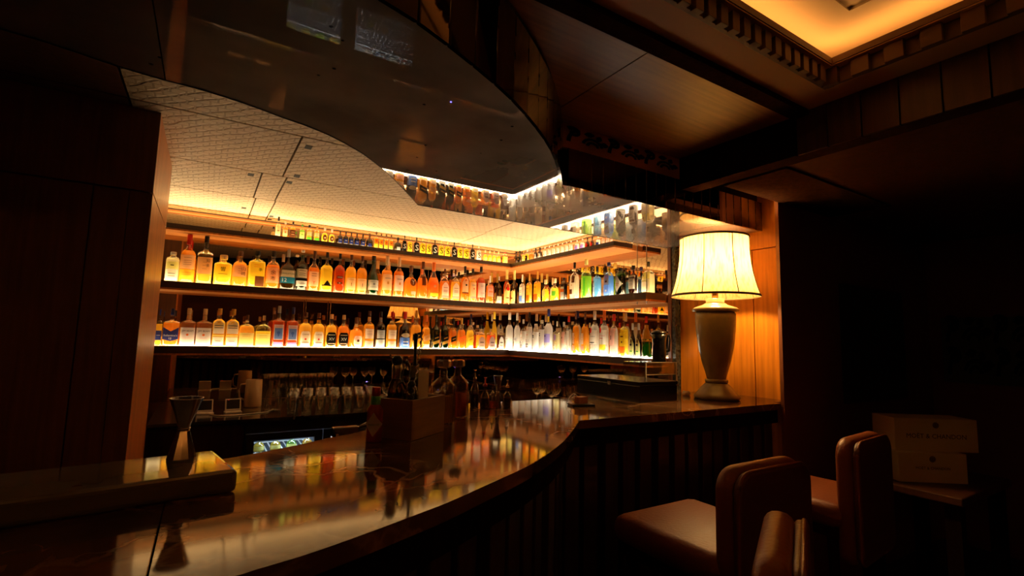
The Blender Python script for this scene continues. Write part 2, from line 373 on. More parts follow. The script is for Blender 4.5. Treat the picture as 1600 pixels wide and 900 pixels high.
def slats(pts, step, z0, z1, mat, parent, name, th=.012, gap=.004, sign=1, jitter=0):
    rs = resample(pts, step)
    for a, b in zip(rs, rs[1:]):
        d = (b-a).normalized(); n = Vector((d.y, -d.x, 0))*sign
        a2, b2 = a+d*gap*.5, b-d*gap*.5
        bm = bmesh.new(); o = n*(th + random.uniform(0, jitter))
        q = [a2, b2, b2+o, a2+o]
        lo = [bm.verts.new((p.x, p.y, z0)) for p in q]; hi = [bm.verts.new((p.x, p.y, z1)) for p in q]
        for i in range(4): bm.faces.new((lo[i], lo[(i+1) % 4], hi[(i+1) % 4], hi[i]))
        bm.faces.new(lo); bm.faces.new(hi); bmesh.ops.recalc_face_normals(bm, faces=bm.faces[:])
        bmesh.ops.bevel(bm, geom=[e for e in bm.edges if abs(e.verts[0].co.z-e.verts[1].co.z) > .01], offset=.0025, segments=1, affect='EDGES')
        from_bm(name, bm, mat, parent)
        if name == 'fascia_slat': tube('edge_glint', [(a+n*th*.7).to_tuple()[:2]+(z0+.002,), (a+n*th*.7).to_tuple()[:2]+(z1-.002,)], .0018, steel, parent, 5)  # added steel rods stand in for the bright highlights on slat edges
Z_FR = Z_SOF + .182
slats([(XSE, YS), (s_out_s[0][0], YS)], .075, Z_SOF-.002, Z_FR, slat_gloss, sof, 'fascia_slat', sign=-1)
slats(s_out_s, .105, Z_SOF-.002, Z_CEIL-.003, slat_gloss, sof, 'fascia_slat', sign=-1)
bm = bmesh.new()
for a, b in zip(s_out_s, s_out_s[1:]):
    bm.faces.new([bm.verts.new((*a, Z_CEIL-.002)), bm.verts.new((*b, Z_CEIL-.002)), bm.verts.new((*b, Z_WOOD+.02)), bm.verts.new((*a, Z_WOOD+.02))])
bmesh.ops.solidify(bm, geom=bm.faces[:], thickness=.012); struct(from_bm('trim_2', bm, wood_dark))
# frieze with scrolls above the straight fascia
def ribbon(bm, pts, wd, y):
    P = [Vector((p[0], 0, p[1])) for p in pts]; L_ = []
    for i, p in enumerate(P):
        t = (P[min(i+1, len(P)-1)]-P[max(i-1, 0)]).normalized(); n = Vector((-t.z, 0, t.x)); ww = wd(i/(len(P)-1))*1.6
        L_.append((bm.verts.new(p+n*ww+Vector((0, y, 0))), bm.verts.new(p-n*ww+Vector((0, y, 0)))))
    for a, b in zip(L_, L_[1:]): bm.faces.new((a[0], b[0], b[1], a[1]))
def scroll_mesh():
    bm = bmesh.new()
    sp = [(.05+(.012+.03*t)*math.cos(2.2+t*6.6), .028+(.012+.026*t)*math.sin(2.2+t*6.6)) for t in [i/20 for i in range(21)]]
    ribbon(bm, sp, lambda t: .004+.005*t, 0)
    st_ = [(.10-.06*math.cos(t*PI*.55)-.02, -.055+.105*math.sin(t*PI*.5)) for t in [i/12 for i in range(13)]]
    ribbon(bm, st_, lambda t: .008-.003*t, 0)
    ar = [(.17+.062*math.cos(a), -.05+.062*math.sin(a)) for a in [.2+i*.25 for i in range(12)]]
    ribbon(bm, ar, lambda t: .006, 0)
    ar = [(.17+.034*math.cos(a), -.05+.034*math.sin(a)) for a in [.1+i*.25 for i in range(13)]]
    ribbon(bm, ar, lambda t: .006, 0)
    for (x, z, an, l, wd) in ((.115, .04, .2, .07, .012), (.20, .012, 1.1, .05, .012), (.22, -.005, .0, .055, .013), (.205, .005, -.9, .04, .010)):
        ribbon(bm, [(x+l*t*math.cos(an), z+l*t*math.sin(an)) for t in [i/6 for i in range(7)]], lambda t, w_=wd: .0006+w_*math.sin(PI*min(1, t*1.02)), 0)
    r = bmesh.ops.solidify(bm, geom=bm.faces[:], thickness=.004)
    me = bpy.data.meshes.new('scroll_ornament'); bm.to_mesh(me); bm.free(); me.materials.append(black_hole); return me
scm = scroll_mesh()
# ------------------------------------------------------------------ room ceiling: wood field, dark beam, cornice with dentils, lit coffer
XO, YO = 2.188, 1.081
cw = struct(box('ceiling_wood', -3.2, XO, YO+.07, 2.6, Z_WOOD+.016, Z_WOOD+.04, wood_black))
xw = onz(1000, 83, Z_WOOD).x - .0
for a, b in ((-3.2, -.2), (-.2, xw+.02), (xw+.02, XO)):
    box('ceiling_board', a+.003, b-.003, YO+.07, YS+.02, Z_WOOD, Z_WOOD+.016, wood_ceiling, cw)
fzr = empty('scroll_frieze', (0, 0, 0), 'wooden frieze with dark leafy scrolls above the straight slat fascia', 'frieze')
box('frieze_board', s_out_s[0][0]+.01, XO-.002, YS-.004, YS+.015, Z_FR+.003, Z_WOOD-.002, prin('frieze_wood', (.78, .32, .07), .45), fzr)
for i in range(3):
    o = bpy.data.objects.new('scroll_ornament', scm); COL.objects.link(o); o.parent = fzr; o.location = (s_out_s[0][0]+.02+i*.26, YS-.009, Z_FR+.068); o.scale = (1, 1, .60)
struct(box('trim_1', -3.2, XO, YO+.002, YO+.07, Z_WOOD-.012, Z_WOOD+.06, wood_black))
cr = empty('coffer_cornice', (0, 0, 0)); struct(cr)
XL_, YN_ = -2.6, -2.6
def ring(name, o0, o1, z0, z1, mat):
    """four bars of a rectangular frame; o0/o1 = inset of outer and inner side from the coffer edge"""
    box(name, XL_+o0, XO-o0, YO-o1, YO-o0, z0, z1, mat, cr); box(name, XL_+o0, XO-o0, YN_+o0, YN_+o1, z0, z1, mat, cr)
    box(name, XO-o1, XO-o0, YN_+o1, YO-o1, z0, z1, mat, cr); box(name, XL_+o0, XL_+o1, YN_+o1, YO-o1, z0, z1, mat, cr)
ring('cornice_flat', 0, .125, 2.47, 2.50, cornice_paint)
ring('cornice_riser', .125, .140, 2.47, 2.53, dentil_paint)
ring('cornice_ledge', .10, .178, 2.53, 2.545, cornice_paint)
ring('cornice_lip', .170, .182, 2.535, 2.560, dentil_paint)
ring('cove_back', -.06, -.04, 2.50, 2.64, plaster)
dm = bpy.data.meshes.new('dentil'); bm = bmesh.new(); add_box(bm, -.019, .019, -.024, .0, -.008, .062, .002); bm.to_mesh(dm); bm.free(); dm.materials.append(dentil_paint)
dm2 = bpy.data.meshes.new('dentil'); bm = bmesh.new(); add_box(bm, -.024, .0, -.030, .030, -.008, .062, .002); bm.to_mesh(dm2); bm.free(); dm2.materials.append(dentil_paint)
x = XO-.15
while x > .2:
    o = bpy.data.objects.new('dentil', dm); COL.objects.link(o); o.parent = cr; o.location = (x, YO-.14, 2.472); x -= .062
y = YO-.16
while y > -.4:
    o = bpy.data.objects.new('dentil', dm2); COL.objects.link(o); o.parent = cr; o.location = (XO-.14, y, 2.472); y -= .108
struct(box('ceiling_coffer', XL_-.1, XO+.1, YN_-.1, YO+.1, 2.648, 2.76, plaster))
ring('coffer_border', -.06, .30, 2.64, 2.70, plaster)
for nm, b in (('wall side', (XL_+.125, XL_+.150, YN_+.16, YO-.16)), ('entrance side', (XL_+.1, XO-.13, YN_+.125, YN_+.150)), ('bar side', (XL_+.1, XO-.13, YO-.150, YO-.125)), ('lamp side', (XO-.150, XO-.125, YN_+.1, YO-.16))):
    o = box('cove_light_strip', *b, 2.552, 2.564, emit('cove', (1, .52, .16), E_COVE)); tag(o, 'hidden warm light strip on the cornice ledge, %s of the ceiling coffer' % nm, 'light strip')
# bulkhead of boards and the lower ceiling beyond it
bk = struct(box('wall_bulkhead', XO+.012, XO+.10, -2.6, YS-.02, 2.28, 2.9, wood_black))
y = YS
while y > -1.5:
    box('bulkhead_board', XO, XO+.012, y-.126, y-.003, 2.28, 2.472, wood_dark if y < 1.25 else wood_black, bk); y -= .129  # shade put into the colour: boards nearest the bar are near-black
struct(box('ceiling_low', XO+.1, 4.95, -2.6, 1.58, 2.28, 2.31, wood_dark))
struct(box('ceiling_low_shade', XO+.1, 3.4, 1.24, 1.578, 2.27, 2.28, wood_black))  # added black sheet standing in for shade on the low ceiling

# ------------------------------------------------------------------ shelves
def shelf(z, th, xl, yend, label, el, er, dp=.225, dpl=.225):
    e = empty('bottle_shelf', (0, 0, 0), label, 'shelf')
    # L-shaped board
    prism('shelf_board', [(xl, YF+.012), (XF+.012, YF+.012), (XF+.012, yend+.012), (XB-.002, yend+.012), (XB-.002, YB-.002), (xl, YB-.002)], z-th, z-.004, wood_shelf, e)
    box('edge_strip', xl, XF+.0, YF, YF+.012, z-th+.014, z+(.0035 if z < 1.5 else 0), shelf_edge, e); box('edge_strip', XF, XF+.012, yend, YF+.012, z-th+.014, z, shelf_edge, e)
    box('edge_strip', XF+.012, XB-.065, yend, yend+.012, z-th+.014, z, shelf_edge, e)
    box('edge_bead', xl, XF, YF+.002, YF+.012, z-th, z-th+.014, wood_mid, e); box('edge_bead', XF+.002, XF+.012, yend+.002, YF+.012, z-th, z-th+.014, wood_mid, e)
    box('edge_bead', XF+.012, XB-.065, yend+.002, yend+.012, z-th, z-th+.014, wood_mid, e)
    box('light_panel', xl, XF+.03, YF+.0125, YF+dpl, z-.004, z-.001, el, e)
    box('light_panel', XF+.034, XF+dp, yend+.03, YB-.03, z-.004, z-.001, er, e)
    return e
shelf(Z_LOW, .065, -.45, 2.53, 'lowest bottle shelf with a brightly glowing top, turning the corner', emit('lowL', (1, .80, .50), E_LOW_L), emit('lowR', WHITE, E_LOW_R), .13, .105)
shelf(Z_MID, .065, -.45, 2.53, 'middle bottle shelf with a softly glowing top, turning the corner', emit('midL', WARM2, E_MID), emit('midR', (1, .72, .42), E_MID*1.25))
shelf(Z_TOP, .05, -.45, 2.87, 'highest bottle shelf holding the miniature bottles, turning the corner', emit('topL', WARM2, E_TOP), emit('topR', (1, .72, .42), E_TOP))
# thin steel hangers
for i, (x, y, lb) in enumerate(((XF+.03, 2.552, 'thin steel hanger rod at the lamp end of the middle shelf'), (XF+.045, 2.66, 'thin steel hanger rod a little further in from the lamp end'))):
    t = tube('hanger_rod', [(x, y, Z_MID-.085), (x, y, Z_CEIL)], .0035, steel); tag(t, lb, 'rod')
for px, lb in ((478, 'short steel hanger rod above the whisky bottles, nearer the pillar'), (516.5, 'short steel hanger rod above the whisky bottles, further from the pillar')):
    q = ony(px, 480, YF+.2); t = tube('hanger_rod', [(q.x, q.y, Z_LOW), (q.x, q.y, Z_MID-.065)], .003, steel); tag(t, lb, 'rod')
# ------------------------------------------------------------------ bottles
C_ = dict(amber=(.90, .36, .03), gold=(.97, .62, .07), yellow=(.99, .78, .08), honey=(.94, .50, .05), red=(.66, .12, .02), brown=(.36, .10, .02), dark=(.03, .013, .006), cola=(.10, .02, .006),
          green=(.05, .24, .03), dgreen=(.02, .07, .012), lime=(.38, .75, .10), clear=(.92, .88, .78), frost=(.95, .93, .88), pale=(.93, .86, .55), blue=(.42, .70, .88), sky=(.40, .60, .92), orange=(.95, .32, .03), pink=(.9, .6, .5))
P_ = dict(white=(.90, .86, .76), cream=(.88, .70, .42), tan=(.72, .46, .22), navy=(.03, .04, .20), blue=(.12, .25, .72), lblue=(.25, .45, .88), black=(.012, .010, .010), red=(.70, .03, .02), orange=(.90, .22, .03), yellow=(.95, .72, .05),
          gold=(.70, .38, .06), purple=(.40, .25, .80), teal=(.03, .25, .40), grey=(.42, .38, .36), brown=(.14, .05, .02), green=(.10, .45, .05), pink=(.85, .50, .42), lemon=(.90, .85, .30), silver=(.6, .6, .6), violet=(.45, .38, .85))
CLEARS = {'clear': .62, 'frost': .12, 'pale': .35, 'blue': .45, 'sky': .5, 'lime': .5}
def liq(c): return liquid('drink_'+c, C_[c], CLEARS.get(c, .40), .62)
def gls(c):
    if c == 'g': return thin_glass('glass_green', (.10, .32, .08), .3)
    if c == 'k': return thin_glass('glass_brown', (.30, .12, .04), .3)
    if c == 'b': return thin_glass('glass_blue', (.62, .80, .95), .3)
    return thin_glass('glass_bottle', (.97, .96, .93), .25)
def pap(c): return paper('paper_'+c, P_[c])
def capm(c): return prin('cap_'+c, P_[c], .4, spec=.5)
# glass profiles: (height fraction, radius fraction of half width) up to the cap
SH = {
 'std':  ([(0, .90), (.015, 1), (.55, 1), (.60, .96), (.645, .80), (.69, .50), (.72, .36), (.76, .32), (.86, .30)], .86, .34),
 'rect': ([(0, .93), (.012, 1), (.60, 1), (.635, .95), (.655, .75), (.68, .46), (.70, .36), (.74, .33), (.83, .31)], .83, .36),
 'long': ([(0, .90), (.012, 1), (.50, 1), (.56, .95), (.60, .82), (.64, .60), (.68, .42), (.72, .34), (.80, .31)], .80, .36),
 'brandy': ([(0, .92), (.012, 1), (.42, 1), (.50, .93), (.58, .74), (.66, .50), (.73, .36), (.80, .31)], .80, .36),
 'slim': ([(0, .90), (.012, 1), (.60, 1), (.66, .9), (.70, .62), (.73, .44), (.78, .40), (.84, .38)], .84, .44),
 'squat': ([(0, .90), (.02, .98), (.30, 1), (.48, .97), (.57, .82), (.62, .58), (.65, .38), (.70, .30), (.80, .29)], .80, .36),
 'flask': ([(0, .95), (.015, 1), (.48, 1), (.57, .96), (.64, .84), (.69, .64), (.715, .40), (.74, .32), (.84, .31)], .84, .36),
 'decanter': ([(0, .93), (.015, 1), (.66, 1), (.70, .93), (.745, .70), (.775, .44), (.80, .36), (.86, .34)], .86, .44),
 'jar': ([(0, .94), (.02, 1), (.72, 1), (.79, .88), (.83, .62), (.86, .48), (.89, .44)], .89, .5),
 'wine': ([(0, .90), (.012, .97), (.25, 1), (.40, .97), (.52, .82), (.62, .52), (.70, .36), (.80, .33), (.88, .33)], .88, .37),
 'hour': ([(0, .96), (.012, 1), (.10, .92), (.22, .80), (.34, .90), (.46, .99), (.54, .92), (.62, .62), (.70, .36), (.80, .33), (.90, .32)], .90, .38),
 'split': ([(0, .92), (.015, 1), (.46, 1), (.56, .92), (.66, .66), (.78, .42), (.90, .36)], .90, .42),
}
def surf_r(prof, z):
    for (z0, r0), (z1, r1) in zip(prof, prof[1:]):
        if z <= z1: return r0+(r1-r0)*max(0, (z-z0))/(z1-z0)
    return prof[-1][1]
def section(hw, hd, n, r, k, seg):
    """point k of the cross-section at radius fraction r: squarish body, round neck"""
    a = 2*PI*k/seg; t = min(1, max(0, (r-.45)/.4)); nn = 2+(n-2)*t; c, s = math.cos(a), math.sin(a)
    q = (abs(c)**nn+abs(s)**nn)**(-1/nn); dd = hd*t+min(hw, hd)*(1-t); ww = hw*t+min(hw, hd)*(1-t)
    rr = r if t >= 1 else r
    return rr*ww*c*q, rr*dd*s*q
def loft(prof, h, hw, hd, n, seg, name, mat, parent, capb, capt, inset=0):
    bm = bmesh.new(); rings = []
    for z, r in prof:
        rings.append([bm.verts.new((*[c for c in section(hw-inset, hd-inset, n, r, k, seg)], z*h)) for k in range(seg)])
    for a, b in zip(rings, rings[1:]):
        for k in range(seg): bm.faces.new((a[k], a[(k+1) % seg], b[(k+1) % seg], b[k]))
    if capb: bm.faces.new(list(reversed(rings[0])))
    if capt: bm.faces.new(rings[-1])
    return from_bm(name, bm, mat, parent, True)
def front_y(prof, h, hw, hd, n, x, z):
    r = surf_r(prof, z/h); t = min(1, max(0, (r-.45)/.4)); nn = 2+(n-2)*t
    ww = r*(hw*t+min(hw, hd)*(1-t)); dd = r*(hd*t+min(hw, hd)*(1-t)); u = min(.985, abs(x)/max(ww, 1e-6))
    return -dd*(1-u**nn)**(1/nn)
def patch(name, prof, h, hw, hd, n, f, x0, x1, mat, parent, off, rows=3, cols=10):
    """paper patch hugging the front: f(x)->(z0,z1)"""
    bm = bmesh.new(); g = []
    for i in range(cols+1):
        x = x0+(x1-x0)*i/cols; a, b = f(x); col = []
        for j in range(rows+1):
            z = a+(b-a)*j/rows; col.append(bm.verts.new((x, front_y(prof, h, hw, hd, n, x, z)-off, z)))
        g.append(col)
    for a, b in zip(g, g[1:]):
        for j in range(rows): bm.faces.new((a[j], b[j], b[j+1], a[j+1]))
    return from_bm(name, bm, mat, parent, True)
def bottle(name, label, cat, group, loc, rz, h, wd, shp, n, dr, glass, drink, fill, cap, labels=(), seg=20, capw=None, caph=None, neck=None):
    prof, zc, cw_ = SH[shp]; hw = wd/2; hd = hw*dr
    e = empty(name, loc, label, cat, group, rz)
    loft(prof, h, hw, hd, n, seg, 'glass_body', gls(glass), e, True, False)
    lp = [(z, r) for z, r in prof if z < fill]; lp = [(max(z, .006), r) for z, r in lp] + [(fill, surf_r(prof, fill))]
    loft(lp, h, hw, hd, n, seg, 'liquid', liq(drink), e, False, True, .0022)
    mw = min(hw, hd); cr_ = (capw or cw_)*mw; z0 = (1-caph if caph else zc)*h
    kc = lathe('cap', [(cr_*.94, z0), (cr_, z0+.002), (cr_, h-.004), (cr_*.9, h)], capm(cap), e, 14)
    if neck:   # neck label: (colour, z0, z1)
        bm = bmesh.new(); rg = []
        for z in (neck[1], neck[2]):
            r = surf_r(prof, z)*mw+.0012; rg.append([bm.verts.new((r*math.cos(2*PI*k/14), r*math.sin(2*PI*k/14), z*h)) for k in range(14)])
        for k in range(14): bm.faces.new((rg[0][k], rg[0][(k+1) % 14], rg[1][(k+1) % 14], rg[1][k]))
        from_bm('neck_label', bm, pap(neck[0]), e, True)
    for li, lb in enumerate(labels):
        sh, xh, z0, z1, c = lb[:5]; ex = lb[5] if len(lb) > 5 else []
        xh *= hw; z0 *= h; z1 *= h
        xo = (lb[6]*hw if len(lb) > 6 else 0)
        def f(x, sh=sh, xh=xh, z0=z0, z1=z1, xo=xo):
            u = (x-xo)/xh
            if sh == 'arch': return z0, z1-(z1-z0)*.32*u*u
            if sh == 'oval': k = math.sqrt(max(.0005, 1-u*u)); m = (z0+z1)/2; return m-(z1-z0)/2*k, m+(z1-z0)/2*k
            if sh == 'diag': s = .34*x; return z0+s, z1+s
            if sh == 'diamond': k = max(.01, 1-abs(u)); m = (z0+z1)/2; return m-(z1-z0)/2*k, m+(z1-z0)/2*k
            if sh == 'chev': return z0+(z1-z0)*.25*abs(u)*.6-0, z1-(z1-z0)*.30*(1-abs(u))
            if sh == 'peak': return z0, z0+(z1-z0)*max(.15, 1-abs(u-.1)*1.2)
            if sh == 'shield': k = (1 if abs(u) < .75 else 1-(abs(u)-.75)*2.2); m = (z0+z1)/2; return m-(z1-z0)/2*k, m+(z1-z0)/2*k
            return z0, z1
        pa = patch('paper_label', prof, h, hw, hd, n, f, xo-xh, xo+xh, pap(c), e, .0008+.0006*li)
        for it in ex:
            if it[0] == 't':
                _, s, zf, wf, tc = it[:5]; dx = it[5]*xh if len(it) > 5 else 0
                vs2, fs2 = text_data(s); k = wf*2*xh; zc2 = z0+(z1-z0)*zf; bm = bmesh.new(); sl = .34 if sh == 'diag' else 0
                vv = [bm.verts.new((xo+dx+p[0]*k, front_y(prof, h, hw, hd, n, xo+dx+p[0]*k, zc2+p[1]*k)-.0022-.0006*li, zc2+p[1]*k+sl*(p[0]*k+dx))) for p in vs2]
                for ff in fs2:
                    try: bm.faces.new([vv[i] for i in ff])
                    except ValueError: pass
                from_bm('lettering', bm, pap(tc), pa)
            elif it[0] == 'l':   # printed lines too small to read
                _, zfs, wf, tc = it[:4]; bm = bmesh.new(); sl = .34 if sh == 'diag' else 0; th = it[4] if len(it) > 4 else .012
                for zf in zfs:
                    zz = z0+(z1-z0)*zf; tt = th*h
                    for i in range(6):
                        xa, xb = xo-xh*wf+2*xh*wf*i/6, xo-xh*wf+2*xh*wf*(i+1)/6
                        q = [(xa, zz-tt/2), (xb, zz-tt/2), (xb, zz+tt/2), (xa, zz+tt/2)]
                        bm.faces.new([bm.verts.new((a, front_y(prof, h, hw, hd, n, a, b)-.0020-.0006*li, b+sl*(a-xo))) for a, b in q])
                from_bm('printed_line', bm, pap(tc), pa)
            elif it[0] == 'o':   # emblem disc
                _, zf, rf, tc = it; zz = z0+(z1-z0)*zf; bm = bmesh.new(); dx = 0
                c0 = bm.verts.new((xo, front_y(prof, h, hw, hd, n, xo, zz)-.0021-.0006*li, zz)); rg = []
                for k in range(14):
                    a, b = xo+xh*rf*math.cos(2*PI*k/14), zz+xh*rf*math.sin(2*PI*k/14); rg.append(bm.verts.new((a, front_y(prof, h, hw, hd, n, a, b)-.0021-.0006*li, b)))
                for k in range(14): bm.faces.new((c0, rg[k], rg[(k+1) % 14]))
                from_bm('emblem', bm, pap(tc), pa)
    return e
G_L = 'whisky bottles on the low shelf'; G_M = 'bottles on the middle shelf'; G_T = 'miniature bottles on the top shelf'
def put(run, zsh, x0, x1, ytop, label, shp, n, dr, glass, drink, fill, cap, labels=(), group=None, name='spirit_bottle', back=0, **kw):
    """stand a bottle on a shelf: x0..x1 and ytop are read off the photograph and turned into metres on that shelf"""
    cx = (x0+x1)/2
    for it in range(3):
        if run == 'L':
            yy = YF+.10+back if it == 0 else YF+(.034 if zsh < 1.5 else .05)+back+wd*dr/2
            q = ony(cx, 500, yy); q = ony(cx, ytop+(540-ytop)*.5, yy); a = abs(math.atan2(q.x, q.y))
        else:
            xx = XF+.10+back if it == 0 else XF+.054+back+wd*dr/2
            q = onx(cx, ytop+30, xx); a = abs(math.atan2(q.y, q.x))
        pw = (x1-x0)*depth(q)/F
        pw *= (q.x**2+q.y**2)**.5/depth(q)*0+math.cos(math.atan2(q.x, q.y)-yaw)   # off-axis stretch
        m = math.cos(a)+dr*math.sin(a) if n > 3 else 1.0
        wd = pw/m
    # height: where the ray through the bottle's top meets the bottle's own upright axis
    d = ray(cx, ytop); t = ((q.x**2+q.y**2)/(d.x**2+d.y**2))**.5; h = EYE.z+d.z*t-zsh
    h = min(h, (Z_MID-.07 if zsh < 1.5 else Z_TOP-.055 if zsh < 2 else Z_CEIL-.02)-zsh)
    return bottle(name, label, 'bottle', group, (q.x, q.y, zsh), 0 if run == 'L' else -PI/2, h, wd, shp, n, dr, glass, drink, fill, cap, labels, **kw)
R5 = [.3, .45, .6]
# --- low shelf, whisky run
Z = Z_LOW
put('L', Z, 243, 254, 483, 'whisky bottle with purple label half hidden behind the pillar', 'rect', 6, .6, 'c', 'gold', .6, 'navy', [('rect', .9, .16, .42, 'navy', [('l', [.5], .6, 'white')])])
put('L', Z, 254.5, 281, 482, 'orange whisky bottle with big navy chevron label and navy cap', 'rect', 7, .62, 'c', 'amber', .62, 'navy', [('chev', .95, .13, .50, 'navy', [('t', "Ballantine's", .42, .85, 'white'), ('t', '12', .20, .16, 'white')])], neck=('brown', .72, .78))
for i, (a, b, t) in enumerate(((282, 306, 481.5), (307, 331, 482.5))):
    put('L', Z, a, b, t, ('bourbon bottle with tall white label and cream cap, beside the navy chevron bottle', 'bourbon bottle with tall white label and cream cap, beside the slim arched label pair')[i], 'rect', 7, .8, 'c', 'brown', .62, 'cream', [('rect', .97, .02, .49, 'white', [('t', 'JIM BEAM', .80, .78, 'black'), ('o', .60, .18, 'orange'), ('l', [.42], .45, 'pink', .006)])], group='pair of bourbon bottles with white labels', neck=('cream', .70, .82))
for i, (a, b, t) in enumerate(((332, 352, 482), (353, 374, 483))):
    put('L', Z, a, b, t, ('slim amber whiskey bottle with arched striped label, beside a white labelled bourbon', 'slim amber whiskey bottle with arched striped label, beside the round shouldered flask')[i], 'slim', 6, .8, 'c', 'gold', .72, 'gold', [('arch', .86, .34, .69, 'white', [('l', [.60, .44], .8, 'black', .018)]), ('rect', .86, .06, .25, 'white', [('l', [.45], .5, 'brown', .012)]), ('rect', .9, .27, .30, 'lemon')], group='pair of slim whiskey bottles with arched labels')
put('L', Z, 373, 398, 492, 'round shouldered flask of amber bourbon with white tag on its cap', 'flask', 5, .55, 'c', 'honey', .66, 'brown', [('rect', .93, .03, .44, 'lemon', [('l', [.85, .72], .55, 'gold', .008)])], neck=('white', .76, .82))
put('L', Z, 399, 424, 493, 'round shouldered flask of pale bourbon with tan stopper', 'flask', 5, .55, 'c', 'yellow', .50, 'tan', [('rect', .93, .03, .42, 'lemon', [('l', [.85, .72], .55, 'gold', .008)])])
for i, (a, b, t, c) in enumerate(((425, 445.5, 478, 'grey'), (447, 467, 480, 'navy'))):
    put('L', Z, a, b, t, ('red brown whisky bottle with framed blue map label and grey cap', 'red brown whisky bottle with framed blue map label and dark blue cap')[i], 'rect', 6, .8, 'c', 'red', .63, c, [('rect', .78, .18, .545, 'white', [('l', [.88], .7, 'pink', .012)]), ('rect', .66, .20, .46, 'lblue', [('o', .58, .42, 'blue'), ('l', [.35], .16, 'blue', .06)]), ('rect', .72, .03, .13, 'violet')])
for i, (a, b, t) in enumerate(((467, 487, 488), (488, 507, 489))):
    put('L', Z, a, b, t, ('golden scotch bottle with pale crest label, beside a blue map label bottle', 'golden scotch bottle with pale crest label, beside the golden black crest bottle')[i], 'std', 2.6, .9, 'c', 'gold', .68, 'brown', [('shield', .80, .06, .46, 'white', [('t', 'CHIVAS', .78, .66, 'brown'), ('o', .45, .2, 'red'), ('l', [.22], .7, 'brown', .02)])], group='pair of scotch bottles with crest labels', neck=('gold', .72, .80))
for i, (a, b, t, dk, gl) in enumerate(((509, 526, 491, 'gold', 'golden'), (528, 545, 492, 'amber', 'orange red'))):
    put('L', Z, a, b, t, '%s scotch bottle with black crest label reading XV' % gl, 'std', 2.6, .9, 'c', dk, .66, 'tan', [('shield', .90, .08, .46, 'black', [('t', 'XV', .48, .58, 'white'), ('l', [.80, .13], .7, 'cream', .02)])])
put('L', Z, 546, 567, 496, 'squat round orange whisky bottle with pale scalloped label', 'squat', 2.2, .8, 'c', 'amber', .58, 'brown', [('shield', .66, .05, .40, 'white', [('o', .55, .3, 'brown'), ('l', [.25], .6, 'tan', .015)], .2)], neck=('white', .70, .78))
put('L', Z, 568, 585, 486, 'tall amber whisky bottle with square white label and pouring spout, beside the squat round one', 'std', 2.4, .9, 'c', 'honey', .64, 'brown', [('rect', .82, .26, .52, 'white', [('l', [.75, .5, .4], .6, 'grey', .006)]), ('rect', .8, .04, .2, 'pink')], neck=('cream', .74, .84))
put('L', Z, 587, 602, 487, 'black whisky bottle with two square white labels', 'std', 2.4, .9, 'k', 'dark', .66, 'black', [('rect', .82, .27, .50, 'white', [('l', [.7, .5], .6, 'grey', .006)]), ('rect', .95, .02, .245, 'white')], neck=('silver', .72, .84))
put('L', Z, 604, 620, 487, 'tall amber whisky bottle with square white label, beside the dark blue one', 'std', 2.4, .9, 'c', 'honey', .64, 'red', [('rect', .82, .26, .50, 'white', [('l', [.75, .5, .4], .6, 'grey', .006)]), ('rect', .8, .04, .2, 'pink')], neck=('cream', .70, .74))
put('L', Z, 624, 641, 487, 'dark bottle with royal blue sculpted base and cream neck tag', 'squat', 2.2, .9, 'k', 'dark', .6, 'red', [('rect', .95, .02, .30, 'blue', [('l', [.3, .6], .5, 'white', .03)]), ('oval', .8, .30, .42, 'cream')], neck=('cream', .70, .80))
for a, b, t, c1, dk, gl, cp, lb in ((641, 659, 485, 'black', 'honey', 'c', 'gold', 'square amber scotch bottle with slanting black label'), (659, 673, 492, 'tan', 'honey', 'c', 'orange', 'square amber scotch bottle with slanting tan label'),
        (674, 688, 492, 'black', 'dgreen', 'g', 'black', 'square dark green scotch bottle with slanting black and gold label, beside the tan labelled one'), (688.5, 702, 493, 'black', 'dgreen', 'g', 'black', 'square dark green scotch bottle with slanting black and gold label, beside the red brown one'),
        (702, 714, 497, 'black', 'amber', 'c', 'black', 'square red brown scotch bottle with slanting black label and black cap'), (714, 728, 497, 'orange', 'amber', 'c', 'gold', 'square scotch bottle with slanting red orange label'), (728, 741, 498, 'yellow', 'yellow', 'c', 'black', 'square golden scotch bottle with slanting yellow label')):
    put('L', Z, a, b, t, lb, 'long', 7, .9, gl, dk, .62, cp, [('diag', .95, .25, .41, c1, [('l', [.5], .6, 'gold', .03)])] + ([('diag', .95, .16, .245, 'gold')] if dk == 'dgreen' else []) + ([('rect', .7, .03, .14, 'white')] if c1 in ('tan', 'yellow') else []))
for a, b, t, dk, c1, lb in ((743, 759, 507, 'amber', 'grey', 'square liqueur bottle of amber spirit with grey arched label'), (759.5, 775, 507, 'red', 'grey', 'square bottle of red liqueur with grey arched label'), (776, 788, 507, 'cola', 'white', 'square bottle of dark whiskey with black and white arched label')):
    put('L', Z, a, b, t, lb, 'rect', 6, .8, 'c', dk, .58, 'black', [('arch', .86, .04, .52, c1, [('l', [.52], .6, 'black', .03), ('l', [.25], .6, 'black', .015)])])
put('L', Z, 767, 777, 487, 'very tall slender bottle of bright yellow liqueur standing behind the square ones', 'brandy', 2, 1, 'c', 'yellow', .75, 'yellow', [], back=.11)
